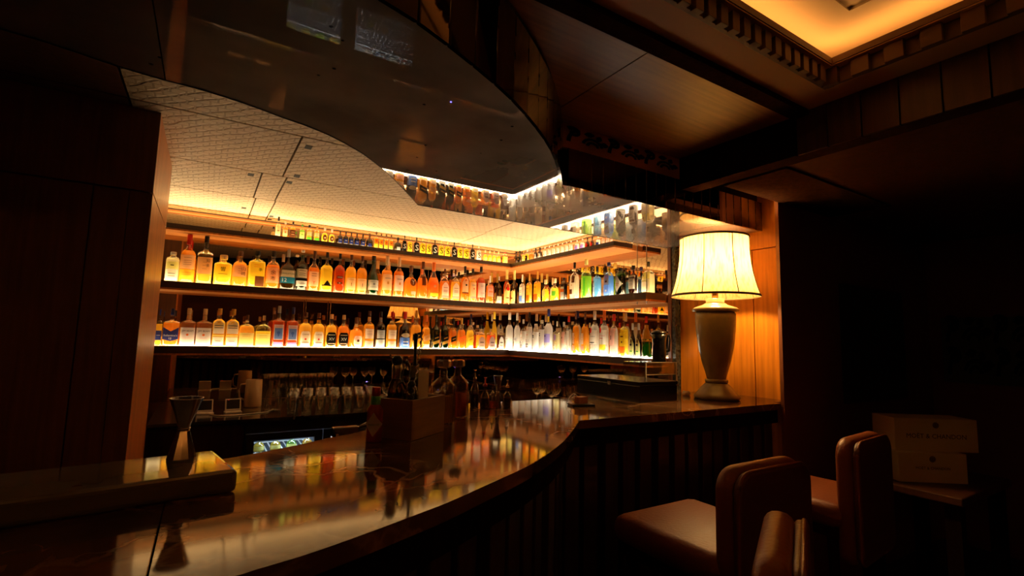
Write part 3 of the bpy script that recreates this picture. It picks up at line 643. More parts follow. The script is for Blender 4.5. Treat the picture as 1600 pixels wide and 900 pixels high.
# --- low shelf, clear spirits run
put('R', Z, 790, 802, 488, 'tall frosted white vodka bottle in the shelf corner', 'long', 2, 1, 'c', 'frost', .66, 'white', [('rect', .8, .24, .34, 'silver', [('l', [.5], .8, 'grey', .03)])])
put('R', Z, 803, 813, 489, 'tall frosted white vodka bottle second from the shelf corner', 'long', 2, 1, 'c', 'frost', .66, 'white', [('rect', .8, .24, .34, 'silver', [('l', [.5], .8, 'grey', .03)])], back=.0)
for a, b, t, lb in ((813, 822, 499, 'clear vodka bottle with faint pink print and silver cap'), (822, 832, 488, 'clear vodka bottle with faint pink print and black pourer')):
    put('R', Z, a, b, t, lb, 'std', 2, 1, 'c', 'frost', .62, 'silver' if t > 490 else 'black', [('rect', .85, .30, .62, 'white', [('l', [.75, .35], .6, 'pink', .02)]), ('rect', .85, .06, .22, 'white', [('l', [.7, .3], .8, 'grey', .04)])])
for a, b, t, lb in ((832, 842, 506, 'clear spirit bottle with black bird emblem, next to the pink printed one'), (842, 851, 500, 'clear spirit bottle with black bird emblem, next to the blue capped one')):
    put('R', Z, a, b, t, lb, 'jar', 2, 1, 'c', 'frost', .70, 'white', [('rect', .8, .1, .68, 'white', [('o', .80, .35, 'black'), ('l', [.70], .4, 'black', .03)])])
put('R', Z, 850.5, 864, 482, 'frosted vodka bottle with dark blue capsule and violet band', 'long', 2, 1, 'c', 'frost', .66, 'navy', [('rect', .95, .22, .42, 'violet', [('o', .75, .2, 'navy')])], caph=.17)
put('R', Z, 864.5, 876, 502, 'small clear bottle with purple badge and gold tint', 'flask', 4, .7, 'c', 'pale', .6, 'white', [('oval', .6, .38, .58, 'purple', [], -.3), ('rect', .4, .1, .26, 'white')])
put('R', Z, 877, 885, 503, 'slim clear rum bottle with pink label', 'slim', 2, 1, 'c', 'clear', .6, 'silver', [('rect', .85, .3, .68, 'pink', [('l', [.5], .2, 'brown', .06)])])
put('R', Z, 884.5, 893, 494, 'slim clear bottle with a red cap', 'slim', 2, 1, 'c', 'clear', .64, 'red', [('rect', .8, .2, .6, 'white')])
for a, b, t, lb in ((893.5, 906, 488, 'amber rum bottle with narrow white label, next to the red capped one'), (907, 921.5, 488, 'amber rum bottle with narrow white label, next to the bat label bottles')):
    put('R', Z, a, b, t, lb, 'std', 5, .9, 'c', 'honey', .66, 'brown', [('rect', .52, .24, .50, 'white', [('l', [.6, .4], .6, 'tan', .008)], -.25), ('rect', .6, .08, .2, 'pink', [], -.1)], caph=.17)
put('R', Z, 922, 936.5, 486, 'clear white rum bottle with white cap and round red badge', 'std', 2, 1, 'c', 'clear', .68, 'white', [('rect', .97, .24, .56, 'white', [('t', 'BACARDI', .55, .8, 'black'), ('l', [.12], .7, 'black', .02)]), ('oval', .42, .49, .62, 'red', [], -.3)], caph=.2)
put('R', Z, 937, 951.5, 485, 'clear rum bottle with orange red cap, round red badge and golden lower band', 'std', 2, 1, 'c', 'clear', .66, 'orange', [('rect', .97, .24, .56, 'white', [('t', 'BACARDI', .60, .8, 'red'), ('l', [.42], .5, 'red', .012)]), ('oval', .42, .49, .62, 'red', [], -.3), ('rect', .9, .12, .24, 'yellow')], caph=.22)
put('R', Z, 952.5, 966, 491, 'wide clear bottle with dark red cap and pale pink label', 'flask', 2, 1, 'c', 'clear', .66, 'red', [('rect', .8, .25, .66, 'pink', [('l', [.45], .15, 'brown', .1)])])
put('R', Z, 967, 983, 489, 'golden tequila bottle with yellow and orange label', 'rect', 5, .8, 'c', 'yellow', .62, 'gold', [('rect', .92, .24, .54, 'yellow', [('l', [.72], .5, 'brown', .03), ('l', [.3], .25, 'brown', .04)]), ('rect', .92, .07, .23, 'orange')])
for a, b, t, lb in ((984, 993, 505, 'slim black bottle with yellow label and dark seal, next to the tequila'), (993.5, 1003, 505, 'slim black bottle with yellow label and dark seal, next to the green split')):
    put('R', Z, a, b, t, lb, 'brandy', 2, 1, 'k', 'dark', .7, 'silver', [('arch', .9, .05, .56, 'lemon', [('o', .62, .5, 'black'), ('l', [.25], .6, 'green', .03)])])
put('R', Z, 1003, 1018, 508, 'small green sparkling wine bottle with gold foil neck', 'split', 2, 1, 'g', 'green', .44, 'gold', [], neck=('gold', .50, .90))
# --- middle shelf, whisky run
Z = Z_MID
put('L', Z, 253, 276, 393, 'pale faceted gin jar with white stopper beside the pillar', 'jar', 3.5, .9, 'c', 'pale', .78, 'white', [('rect', .85, .06, .40, 'white', [('l', [.35, .6], .6, 'grey', .03)]), ('rect', .85, .42, .66, 'lemon', [('l', [.5], .3, 'black', .03)])])
put('L', Z, 277, 302, 364, 'tall round whisky bottle with red capsule and orange label', 'std', 2, 1, 'c', 'honey', .66, 'red', [('rect', .92, .28, .56, 'cream', [('l', [.8, .6, .45, .3], .55, 'brown', .006)]), ('rect', .92, .06, .26, 'yellow', [('l', [.5, .7], .6, 'gold', .01)])], caph=.21)
put('L', Z, 304, 329, 366, 'square whisky bottle with long neck, black stopper and tan calligraphy label', 'rect', 6, .9, 'c', 'gold', .50, 'black', [('rect', .93, .20, .545, 'tan', [('t', '知', .80, .24, 'black', .42), ('t', '多', .50, .24, 'black', .42), ('l', [.7, .5, .3], .3, 'brown', .005)])], caph=.14)
put('L', Z, 330, 358.5, 398, 'faceted yellow whisky decanter with wide glass stopper', 'decanter', 5, .9, 'c', 'yellow', .70, 'cream', [('rect', .85, .25, .68, 'yellow', [('t', '響', .62, .34, 'black'), ('l', [.25], .6, 'brown', .012)])], caph=.15, capw=.5)
put('L', Z, 359, 383, 392, 'round whisky bottle with dark stopper and tan label bearing large calligraphy', 'flask', 2.3, .95, 'c', 'honey', .66, 'brown', [('rect', .92, .26, .58, 'tan', [('t', '山', .72, .28, 'black', .5), ('t', '崎', .30, .30, 'black', .5), ('l', [.7, .5, .3], .3, 'brown', .006)])])
put('L', Z, 384, 411.5, 392, 'boxy bright yellow whisky bottle with a dark brown square on its label', 'decanter', 7, .75, 'c', 'yellow', .70, 'black', [('rect', .80, .30, .66, 'yellow', [('t', '季', .50, .28, 'black', .5), ('l', [.85, .7], .5, 'orange', .01)]), ('rect', .55, .02, .30, 'brown', [], .35)])
put('L', Z, 412, 434, 392, 'amber whisky bottle with black stopper and tan label of brushed characters', 'flask', 2.5, .95, 'c', 'amber', .62, 'black', [('rect', .92, .14, .54, 'tan', [('t', '余', .70, .42, 'black'), ('t', '市', .30, .36, 'black')])])
put('L', Z, 434, 459, 389, 'wide dark shouldered whisky flask with cream label and teal band', 'squat', 3, .6, 'k', 'lime', .50, 'grey', [('rect', .97, .30, .47, 'cream', [('t', 'SINGLETON', .5, .82, 'black')]), ('rect', .97, .15, .30, 'teal', [('t', '12', .5, .28, 'white', -.4)])])
put('L', Z, 459.5, 478, 390, 'green whisky bottle with white cap, pale label and black band', 'std', 2, 1, 'g', 'dgreen', .66, 'white', [('rect', .93, .30, .52, 'cream', [('l', [.8, .5, .3], .6, 'brown', .01)]), ('rect', .95, .235, .30, 'black'), ('rect', .93, .10, .23, 'white', [('l', [.5], .6, 'brown', .01)])], caph=.06)
put('L', Z, 479, 496, 392, 'slim long necked amber whisky bottle with cream stag label', 'long', 2.6, .9, 'c', 'amber', .58, 'brown', [('rect', .90, .12, .48, 'cream', [('t', 'Y', .25, .3, 'orange'), ('l', [.85, .7], .5, 'brown', .01)])])
put('L', Z, 497, 518, 394, 'yellow bourbon bottle with black mountain silhouette on its label', 'std', 5, .8, 'c', 'yellow', .66, 'black', [('rect', .75, .24, .56, 'yellow'), ('peak', .85, .15, .30, 'black')], neck=('white', .96, .985) if False else None)
put('L', Z, 518.5, 537, 396, 'dark red whisky bottle printed with fine white script', 'std', 5, .8, 'c', 'red', .70, 'black', [('rect', .6, .36, .42, 'brown', [('l', [.5], .8, 'white', .012)]), ('rect', .5, .22, .27, 'brown', [('l', [.5], .3, 'white', .02)])])
put('L', Z, 537.5, 554, 398, 'amber malt bottle with cream label, next to the dark red one', 'std', 2.4, .95, 'c', 'gold', .68, 'brown', [('rect', .92, .10, .40, 'cream', [('t', 'I', .45, .05, 'brown'), ('l', [.85], .6, 'gold', .01)])])
put('L', Z, 555, 571, 400, 'amber malt bottle with cream label, next to the green one', 'std', 2.4, .95, 'c', 'honey', .68, 'brown', [('rect', .92, .10, .40, 'cream', [('t', 'I', .45, .05, 'brown'), ('l', [.85], .6, 'gold', .01)])])
put('L', Z, 571.5, 590, 400, 'dark green malt bottle with square off-white label', 'wine', 2, 1, 'g', 'green', .6, 'black', [('rect', .90, .13, .38, 'white', [('l', [.85, .3], .7, 'grey', .01), ('l', [.6], .2, 'grey', .05)])])
for a, b, t, lb, dk in ((594, 611, 400, 'tall amber malt bottle with long cream capsule, cream label and yellow edges', 'honey'), (613, 629, 402, 'tall red amber malt bottle with long cream capsule and pinkish label', 'amber')):
    put('L', Z, a, b, t, lb, 'std', 2, 1, 'c', dk, .64, 'cream', [('rect', .92, .15, .54, 'white' if dk == 'amber' else 'cream', [('l', [.75], .6, 'grey', .02), ('l', [.5, .42], .2, 'gold', .03)])], caph=.22)
put('L', Z, 629.5, 650, 415, 'squat teardrop bottle of red amber whisky with silver stag emblem', 'squat', 2.2, .75, 'c', 'amber', .62, 'brown', [('oval', .5, .36, .60, 'brown', [('t', 'Y', .5, .6, 'silver')], .2), ('rect', .4, .1, .2, 'pink', [], .3)])
put('L', Z, 650.5, 667, 409, 'sloping cognac bottle with dark stopper and dark front stripe', 'brandy', 2.5, .9, 'c', 'amber', .55, 'brown', [('rect', .4, .35, .60, 'brown')])
put('L', Z, 667.5, 684, 410, 'sloping brandy bottle with bright orange capsule', 'brandy', 2.5, .9, 'c', 'orange', .58, 'orange', [('rect', .88, .20, .45, 'orange', [('o', .6, .3, 'tan')]), ('rect', .8, .08, .17, 'yellow')], caph=.24)
for a, b, t, lb, dk in ((685, 701.5, 420, 'whiskey flask with arched white label, red amber', 'amber'), (702, 718, 421, 'whiskey flask with arched white label, golden yellow', 'gold')):
    put('L', Z, a, b, t, lb, 'flask', 4, .7, 'c', dk, .60, 'brown', [('arch', .84, .14, .56, 'white', [('l', [.6, .4, .3], .6, 'grey', .02)]), ('rect', .84, .06, .135, 'grey')])
put('L', Z, 719, 731, 416, 'amber whiskey bottle with black capsule and cream oval topped label', 'std', 2.2, 1, 'c', 'amber', .68, 'black', [('arch', .92, .26, .66, 'cream', [('o', .5, .28, 'black')]), ('rect', .92, .22, .26, 'brown')], caph=.2)
put('L', Z, 731.5, 743, 420, 'amber whisky bottle with cream label and red bird mark', 'std', 2.2, 1, 'c', 'gold', .68, 'black', [('rect', .92, .16, .58, 'cream', [('o', .55, .2, 'red'), ('l', [.8], .6, 'grey', .02)]), ('rect', .92, .10, .16, 'grey')])
put('L', Z, 743.5, 757, 413, 'tall brown whisky bottle with large pinkish white label and black cap', 'std', 2.2, 1, 'c', 'red', .68, 'black', [('rect', .92, .14, .54, 'white', [('l', [.85, .75, .3], .5, 'grey', .01)])], caph=.15)
put('L', Z, 757.5, 771, 431, 'short amber bottle with white capsule and pink white label', 'std', 4, .8, 'c', 'amber', .64, 'white', [('rect', .95, .24, .62, 'pink', [('l', [.45], .7, 'orange', .04), ('l', [.8], .5, 'grey', .015)])], caph=.25)
put('L', Z, 773, 784, 432, 'short dark bottle with small white label near its base', 'std', 4, .8, 'k', 'cola', .6, 'grey', [('rect', .95, .04, .27, 'white', [('l', [.5], .6, 'grey', .02)])])
put('L', Z, 785.5, 796.5, 412, 'waisted liqueur bottle with dark red body, yellow label and ornate neck band', 'hour', 2, 1, 'c', 'red', .66, 'lemon', [('arch', .92, .04, .62, 'lemon', [('o', .68, .55, 'red'), ('l', [.25], .5, 'brown', .03)])], neck=('lemon', .72, .9))
# --- middle shelf, gin and tequila run
put('R', Z, 798, 809, 413, 'waisted liqueur bottle with black body, yellow label and ornate neck band', 'hour', 2, 1, 'k', 'dark', .66, 'lemon', [('arch', .92, .04, .62, 'lemon', [('o', .68, .55, 'black'), ('l', [.25], .5, 'brown', .03)])], neck=('lemon', .72, .9))
put('R', Z, 810.5, 821, 429, 'clear tequila bottle with white and blue label', 'rect', 5, .8, 'c', 'clear', .62, 'white', [('rect', .92, .28, .56, 'white', [('l', [.6, .4], .6, 'grey', .02)]), ('rect', .92, .08, .28, 'blue')], caph=.25)
for a, b, t, lb in ((821.5, 832, 427, 'gold tequila bottle with yellow and orange label, the shorter of two'), (833, 846, 424, 'gold tequila bottle with yellow and orange label, the taller of two')):
    put('R', Z, a, b, t, lb, 'rect', 5, .8, 'c', 'gold', .62, 'gold', [('rect', .92, .27, .58, 'yellow', [('l', [.7], .5, 'brown', .02), ('o', .3, .15, 'brown')]), ('rect', .92, .08, .27, 'orange')], caph=.25)
put('R', Z, 846.5, 858, 437, 'round tequila bottle with round cork stopper and pale front', 'squat', 2, .9, 'c', 'yellow', .56, 'cream', [('oval', .7, .2, .55, 'cream')], caph=.2, capw=.45)
put('R', Z, 859, 873.5, 435, 'round tequila bottle with round cork stopper and bright green badge', 'squat', 2, .9, 'c', 'yellow', .56, 'cream', [('oval', .5, .25, .55, 'white', [], -.2), ('rect', .35, .22, .44, 'green', [], .55)], caph=.2, capw=.45)
put('R', Z, 875, 887, 434, 'black bottle with tall white and orange label', 'jar', 5, .8, 'k', 'dark', .7, 'black', [('rect', .85, .04, .82, 'white', [('o', .78, .4, 'black')]), ('rect', .85, .36, .5, 'orange')])
put('R', Z, 888.5, 907, 410, 'broad gin bottle with dark cap and big white label cut around a window', 'flask', 4, .8, 'c', 'clear', .62, 'black', [('rect', .95, .12, .64, 'white', [('l', [.75, .5], .2, 'tan', .03)]), ('rect', .42, .44, .66, 'brown', [], .4), ('rect', .5, .14, .27, 'brown', [], -.3)])
put('R', Z, 907.5, 924.5, 405, 'light green ribbed gin bottle with stepped shoulders', 'std', 2, 1, 'c', 'lime', .56, 'lemon', [('rect', .14, .06, .52, 'lemon', [], -.1), ('rect', .14, .06, .52, 'green', [], .45), ('rect', .12, .06, .52, 'green', [], -.6)])
put('R', Z, 925, 941, 416, 'pale blue gin bottle with black cap and white medallion label', 'rect', 4, .9, 'b', 'blue', .60, 'black', [('rect', .42, .06, .64, 'white', [('o', .76, .55, 'black'), ('o', .76, .35, 'white'), ('l', [.5], .7, 'grey', .03)], -.45)])
put('R', Z, 942, 960.5, 410, 'big clear gin bottle with dark blue cap and blue painted label', 'flask', 5, .85, 'b', 'sky', .60, 'navy', [('rect', .75, .34, .64, 'grey', [('l', [.75], .7, 'violet', .09), ('l', [.3], .4, 'brown', .06)]), ('rect', .9, .05, .33, 'sky' if False else 'lblue', [('o', .4, .3, 'white')])], capw=.46, caph=.11)
put('R', Z, 961.5, 977.5, 419, 'black gin bottle with white diamond label', 'jar', 2, 1, 'g', 'dark', .7, 'black', [('diamond', .96, .12, .72, 'white', [('l', [.5], .5, 'tan', .02), ('l', [.4], .3, 'tan', .02)])])
put('R', Z, 980.5, 999, 415, 'dark apothecary gin bottle with rectangular pale label', 'flask', 4, .9, 'k', 'cola', .6, 'black', [('rect', .95, .18, .64, 'white', [('l', [.8, .6, .4, .3], .6, 'grey', .015)])], capw=.5)
put('R', Z, 1001, 1025, 409, 'white and yellow squared gin bottle with black stopper at the shelf end', 'flask', 6, .8, 'c', 'pale', .60, 'black', [('rect', .9, .05, .42, 'white', [('l', [.9], .8, 'lemon', .03)]), ('rect', .7, .44, .66, 'lemon', [('t', '季', .5, .3, 'black', -.9)], .2)])
# --- top shelf, miniatures
Z = Z_TOP
def mini(run, x0, x1, t, label, shp, drink, cap, labels=(), group=None, glass='c', fill=.62, n=2, dr=1):
    return put(run, Z, x0, x1, t, label, shp, n, dr, glass, drink, fill, cap, labels, group=group, name='miniature_bottle', seg=12)
mini('L', 424, 433, 338, 'tallest pale miniature with dark cap, first in the top row', 'long', 'pale', 'black', [('rect', .8, .15, .45, 'cream', [('l', [.5], .5, 'brown', .03)])])
mini('L', 435, 444, 346, 'peach coloured miniature with white cap', 'std', 'honey', 'white', [('rect', .8, .15, .5, 'cream', [('o', .5, .35, 'orange')])])
mini('L', 447, 456, 346, 'miniature with broad dark brown label', 'std', 'gold', 'black', [('rect', .95, .05, .52, 'brown', [('l', [.7, .4], .6, 'tan', .03)])])
mini('L', 462, 470.5, 350, 'pale green miniature bottle among the yellow ones', 'std', 'lime', 'green', [('rect', .85, .12, .5, 'lemon', [('l', [.5], .5, 'green', .03)])])
for a, b, t, lb in ((473, 482, 351, 'yellow miniature with dark cap and green tinted base, next to the pale green one'), (485, 494, 353, 'yellow miniature with gold cap and green tinted base')):
    mini('L', a, b, t, lb, 'slim', 'gold', 'black' if a < 480 else 'gold', [('rect', .85, .3, .55, 'cream'), ('rect', .85, .06, .22, 'green')])
for a, b, t in ((497, 507, 355), (508.5, 518, 358)):
    mini('L', a, b, t, ('round bodied pale gold miniature with maroon badge, beside the gold capped one' if a < 500 else 'round bodied pale gold miniature with maroon badge, beside the black ones'), 'squat', 'yellow', 'white', [('oval', .7, .1, .5, 'brown', [('o', .5, .4, 'cream')])], group='pair of round miniatures with maroon badges')
for a, b, t in ((522.5, 530.5, 361), (531.5, 539.5, 362), (540.5, 548, 363), (549, 557, 365), (558.5, 566.5, 366)):
    mini('L', a, b, t, 'small black miniature with teal glint in the row of five', 'std', 'dark', 'black', [('rect', .8, .12, .45, 'navy', [('l', [.6], .5, 'silver', .04)])], group='row of five black miniatures', glass='k')
mini('L', 567.5, 578.5, 365, 'squat black miniature with broad base, beside the row of five', 'squat', 'dark', 'brown', [('rect', .5, .08, .3, 'navy')], glass='k')
for a, b, t in ((580, 587.5, 362), (588, 595, 365), (596, 603, 366), (603.5, 611, 367)):
    mini('L', a, b, t, 'amber miniature with orange label over yellow base, in the row of four', 'slim', 'yellow', 'brown', [('rect', .9, .28, .58, 'orange', [('l', [.5], .5, 'brown', .04)])], group='row of four amber miniatures', n=5, dr=.8)
mini('L', 612.5, 623.5, 371, 'squat black miniature with broad base, beside the lettered miniatures', 'squat', 'dark', 'black', [('rect', .5, .08, .3, 'silver')], glass='k')
sb = [(625, 632, 368, 1), (633, 641, 369.5, 0), (643, 652, 371, 1), (652.5, 662, 372, 0), (663, 671, 373, 0), (672, 681, 375, 1), (682, 691, 376, 0), (692, 701, 377, 0), (703, 711, 378.5, 1), (712, 720.5, 379.5, 0), (721.5, 730.5, 381, 0), (732, 740, 382, 1), (742, 750, 383.5, 2)]
for a, b, t, k in sb:
    mini('L', a, b, t, ('flat bright yellow miniature with a bold black letter S', 'flat black miniature with a bold white letter S', 'flat white miniature with a bold black letter S')[k], 'slim', ('yellow', 'dark', 'frost')[k], ('lemon', 'black', 'white')[k],
         [('rect', .93, .03, .66, ('yellow', 'black', 'white')[k], [('t', 'S', .5, .72, ('black', 'white', 'black')[k])])], group=('yellow letter S miniatures', 'black letter S miniatures', None)[k], n=6, dr=.6, glass='ckc'[k])
for i in range(4):
    a = 753+i*7; mini('L', a, a+6.5, 391+i*.8, 'plain lemon yellow miniature in the row of four by the corner', 'squat', 'yellow', 'cream', [('rect', .8, .08, .4, 'lemon')], group='row of four lemon yellow miniatures')
mini('L', 782.5, 792, 394, 'boxy lemon miniature with red cap in the corner', 'jar', 'yellow', 'red', [('rect', .9, .1, .6, 'lemon')], n=6, dr=.8)
for a, b, t, lb, dk, cp, l_, gl in ((803.5, 808.5, 393, 'tiny dark cola coloured miniature first after the corner', 'cola', 'black', 'brown', 'k'), (809, 814, 392, 'tiny dark miniature with white neck, second after the corner', 'cola', 'black', 'black', 'k'), (815, 820, 392, 'tiny yellow miniature third after the corner', 'yellow', 'gold', 'cream', 'c'), (820.5, 826, 390, 'tiny yellow miniature with black band', 'yellow', 'white', 'black', 'c'),
        (827, 833, 391, 'tiny orange miniature bottle beside a black one', 'orange', 'orange', 'gold', 'c'), (834, 839.5, 388, 'tiny black miniature with white label, beside the orange one', 'dark', 'black', 'white', 'k'), (840, 846.5, 387, 'tiny black miniature with white label and pale base, beside the clear row', 'dark', 'black', 'white', 'k')):
    mini('R', a, b, t, lb, 'slim', dk, cp, [('rect', .9, .12, .5, l_, [('o', .6, .4, 'gold')])], glass=gl)
for i in range(7):
    a = 848+i*6.8; mini('R', a, a+6, 386-i*1.65, 'clear vodka miniature in the bright row of seven', 'std', 'frost', 'white', [('rect', .9, .1, .5, 'white', [('l', [.55], .6, 'pink', .05)])], group='row of seven clear miniatures')
for a, b, t in ((897.5, 905, 375), (906, 913.5, 373)):
    mini('R', a, b, t, ('white miniature with purple label, beside the clear vodka row' if a < 900 else 'white miniature with purple label, beside a round brown one'), 'std', 'frost', 'white', [('rect', .9, .15, .5, 'purple', [('l', [.8], .7, 'white', .08)])], group='pair of purple labelled miniatures')
for a, b, t in ((914.5, 921, 371), (922, 928.5, 370)):
    mini('R', a, b, t, ('round brown miniature bottle beside the purple labelled pair' if a < 920 else 'round brown miniature bottle beside the navy labelled one'), 'squat', 'brown', 'black', [('oval', .7, .15, .5, 'red')], group='pair of round brown miniatures', glass='k')
mini('R', 931, 938, 369, 'white miniature with dark blue label', 'std', 'frost', 'white', [('rect', .9, .1, .4, 'navy')])
for a, b, t in ((940, 945, 368), (946.5, 952, 366), (953, 958, 365)):
    mini('R', a, b, t, 'pinkish clear miniature near the lamp end of the top shelf', 'std', 'pink', 'silver', [('rect', .8, .1, .4, 'pink')], group='pinkish miniatures')
# ------------------------------------------------------------------ back counter, fridge, glassware
bc = empty('back_counter', (0, 0, 0), 'dark stone back counter under the bottle shelves', 'counter')
prism('stone_top', [(-.25, 3.61), (2.2, 3.61), (2.2, 2.6), (XB-.03, 2.6), (XB-.03, YB-.03), (-.25, YB-.03)], Z_BACK-.02, Z_BACK, prin('dark_stone', (.03, .02, .015), .12, coat=.3, var=(8, .5, (1, 1, 1))), bc)
for a, b in ((-.25, .26), (1.32, 2.2)):
    box('cabinet_front', a, b, 3.64, YB-.05, .0, Z_BACK-.032, wood_black, bc)
box('cabinet_side', 2.25, XB-.05, 2.65, 3.58, 0, Z_BACK-.032, wood_black, bc)
fr = empty('bar_fridge', (0, 0, 0), 'steel under-counter fridge with two lit glass doors', 'fridge')
fx0, fx1, fy0, fy1, fz1 = .265, 1.315, 3.63, 4.1, Z_BACK-.022
fwhite = prin('fridge_liner', (.10, .12, .16), .5)
box('side_wall', fx0, fx0+.03, fy0+.03, fy1, .05, fz1, dark_metal, fr); box('side_wall', fx1-.03, fx1, fy0+.03, fy1, .05, fz1, dark_metal, fr)
box('back_panel', fx0, fx1, fy1-.02, fy1, .05, fz1, fwhite, fr); box('base', fx0, fx1, fy0+.03, fy1, .0, .1, dark_metal, fr)
box('top_panel', fx0, fx1, fy0+.03, fy1, fz1-.03, fz1, dark_metal, fr)
box('control_panel', fx0, fx1, fy0, fy0+.03, fz1-.075, fz1, dark_metal, fr)
box('interior_light', fx0+.06, fx1-.06, fy0+.045, fy0+.06, fz1-.036, fz1-.031, emit('fridge_led', (.62, .80, 1.0), E_FRIDGE*8), fr)
wire = prin('white_wire', (.9, .92, .96), .4)
bottle_cols = ('drink_yellow', 'drink_lime', 'drink_clear', 'drink_sky', 'drink_amber')
for i, (a, b) in enumerate(((.27, .74), (.745, 1.31))):
    d = empty('fridge_door', (0, 0, 0)); d.parent = fr; del_keys = None
    for nm, bb in (('door_stile', (a, a+.05, .1, fz1-.080)), ('door_stile', (b-.05, b, .1, fz1-.080)), ('door_rail', (a+.05, b-.05, .1, .16)), ('door_rail', (a+.05, b-.05, fz1-.125, fz1-.080))):
        box(nm, bb[0], bb[1], fy0, fy0+.03, bb[2], bb[3], dark_metal, d)
    box('door_pane', a+.05, b-.05, fy0+.012, fy0+.018, .16, fz1-.125, clear_glass, d)
    for j, z in enumerate((.36, .50, .64)):
        bm = bmesh.new()
        add_box(bm, a+.03, b-.03, fy0+.044, fy0+.056, z, z+.008); add_box(bm, a+.03, b-.03, fy1-.06, fy1-.054, z, z+.006)
        x = a+.035
        while x < b-.03:
            add_box(bm, x, x+.008, fy0+.05, fy1-.05, z-.004, z); add_box(bm, x, x+.008, fy0+.043, fy0+.051, z-.030, z); x += .034
        from_bm('wire_rack', bm, wire, fr)
# chilled bottles and cans in the fridge
def simple_bottle(name, label, group, x, y, z, h, r, drink, cap, lab):
    e = empty(name, (x, y, z), label, 'bottle', group)
    prof, zc, cw_ = SH['wine']
    loft(prof, h, r, r, 2, 12, 'glass_body', gls('c'), e, True, False)
    lp = [(max(zz, .006), rr) for zz, rr in prof if zz < .6]+[(.6, surf_r(prof, .6))]
    loft(lp, h, r, r, 2, 12, 'liquid', liq(drink), e, False, True, .002)
    lathe('cap', [(r*.38, h*.87), (r*.38, h)], capm(cap), e, 10)
    patch('paper_label', prof, h, r, r, 2, lambda x_: (h*.12, h*.4), -r*.9, r*.9, pap(lab), e, .001)
for i in range(9):
    k = ('yellow', 'yellow', 'lime', 'gold', 'clear', 'clear', 'sky', 'clear', 'red')[i]
    x = .36+i*.1 + (.06 if i > 3 else 0)
    if abs(x-.74) < .05: continue
    simple_bottle('chilled_bottle', '%s chilled bottle on the upper rack inside the lit fridge' % ('yellow', 'yellow', 'lime green', 'golden', 'clear', 'clear', 'pale blue', 'clear', 'red')[i], 'chilled bottles in the fridge', x, 3.73, .649, .085, .034, k, 'silver', 'lemon' if i < 4 else 'white')
for i in range(8):
    x = .36+i*.115
    if abs(x-.74) < .05: continue
    simple_bottle('chilled_bottle', 'chilled mixer bottle on the lower rack inside the lit fridge', 'chilled mixers in the fridge', x, 3.76, .369, .10, .03, ('clear', 'lime', 'gold', 'clear')[i % 4], 'silver', 'white')
dk = empty('charging_dock', (1.613, 3.66, Z_BACK), 'small black charging dock with a blue indicator light on the back counter', 'dock')
bm = bmesh.new(); add_box(bm, -.04, .04, -.03, .03, .0005, .022, .004); from_bm('dock_body', bm, black_plastic, dk)
lathe('indicator_lamp', [(.007, .022), (.007, .025), (.003, .027)], emit('blue_led', (.12, .12, 1), 25), dk, 12)
glassware = thin_glass('glassware', (.92, .90, .84), .55, .05)
def tumbler(x, y, h=.13, r=.038, label='', group=None):
    e = lathe('tumbler', [(r*.80, 0), (r*.82, .012), (r*.95, h*.6), (r, h), (r*.95, h), (r*.88, h*.6), (r*.75, .014)], glassware, None, 16, cap_t=True)
    e.location = (x, y, Z_BACK); return tag(e, label, 'glass', group)
def coupe(x, y, label, group, h=.19, r=.045, z=Z_BACK):
    e = empty('stem_glass', (x, y, z), label, 'glass', group)
    lathe('bowl', [(.006, h*.5), (r*.55, h*.55), (r*.92, h*.7), (r, h*.85), (r*.92, h)], glassware, e, 16, cap_b=True, cap_t=False)
    lathe('stem', [(.004, .006), (.0035, h*.25), (.005, h*.5)], glassware, e, 8); lathe('foot', [(r*.75, 0), (r*.72, .003), (.006, .007)], glassware, e, 16)
k = 0
for r_ in range(3):
    for c in range(7):
        tumbler(.55+c*.092+r_*.02, 3.74+r_*.10, .135 if r_ < 2 else .15, .038, 'clear tumbler in the front cluster on the back counter' if r_ == 0 else 'clear tumbler in the second rank on the back counter' if r_ == 1 else 'tall clear tumbler in the rear rank on the back counter', ('front tumblers', 'second rank tumblers', 'rear tumblers')[r_])
for c in range(6):
    coupe(1.22+c*.105, 3.76+(c % 2)*.09, 'stemmed glass beside the tumblers on the back counter', 'stemmed glasses on the back counter', .2)
for c in range(8):
    coupe(2.36+(c % 2)*.12, 2.78+c*.10, 'stemmed glass standing under the clear spirits', 'stemmed glasses under the clear spirits', .2)
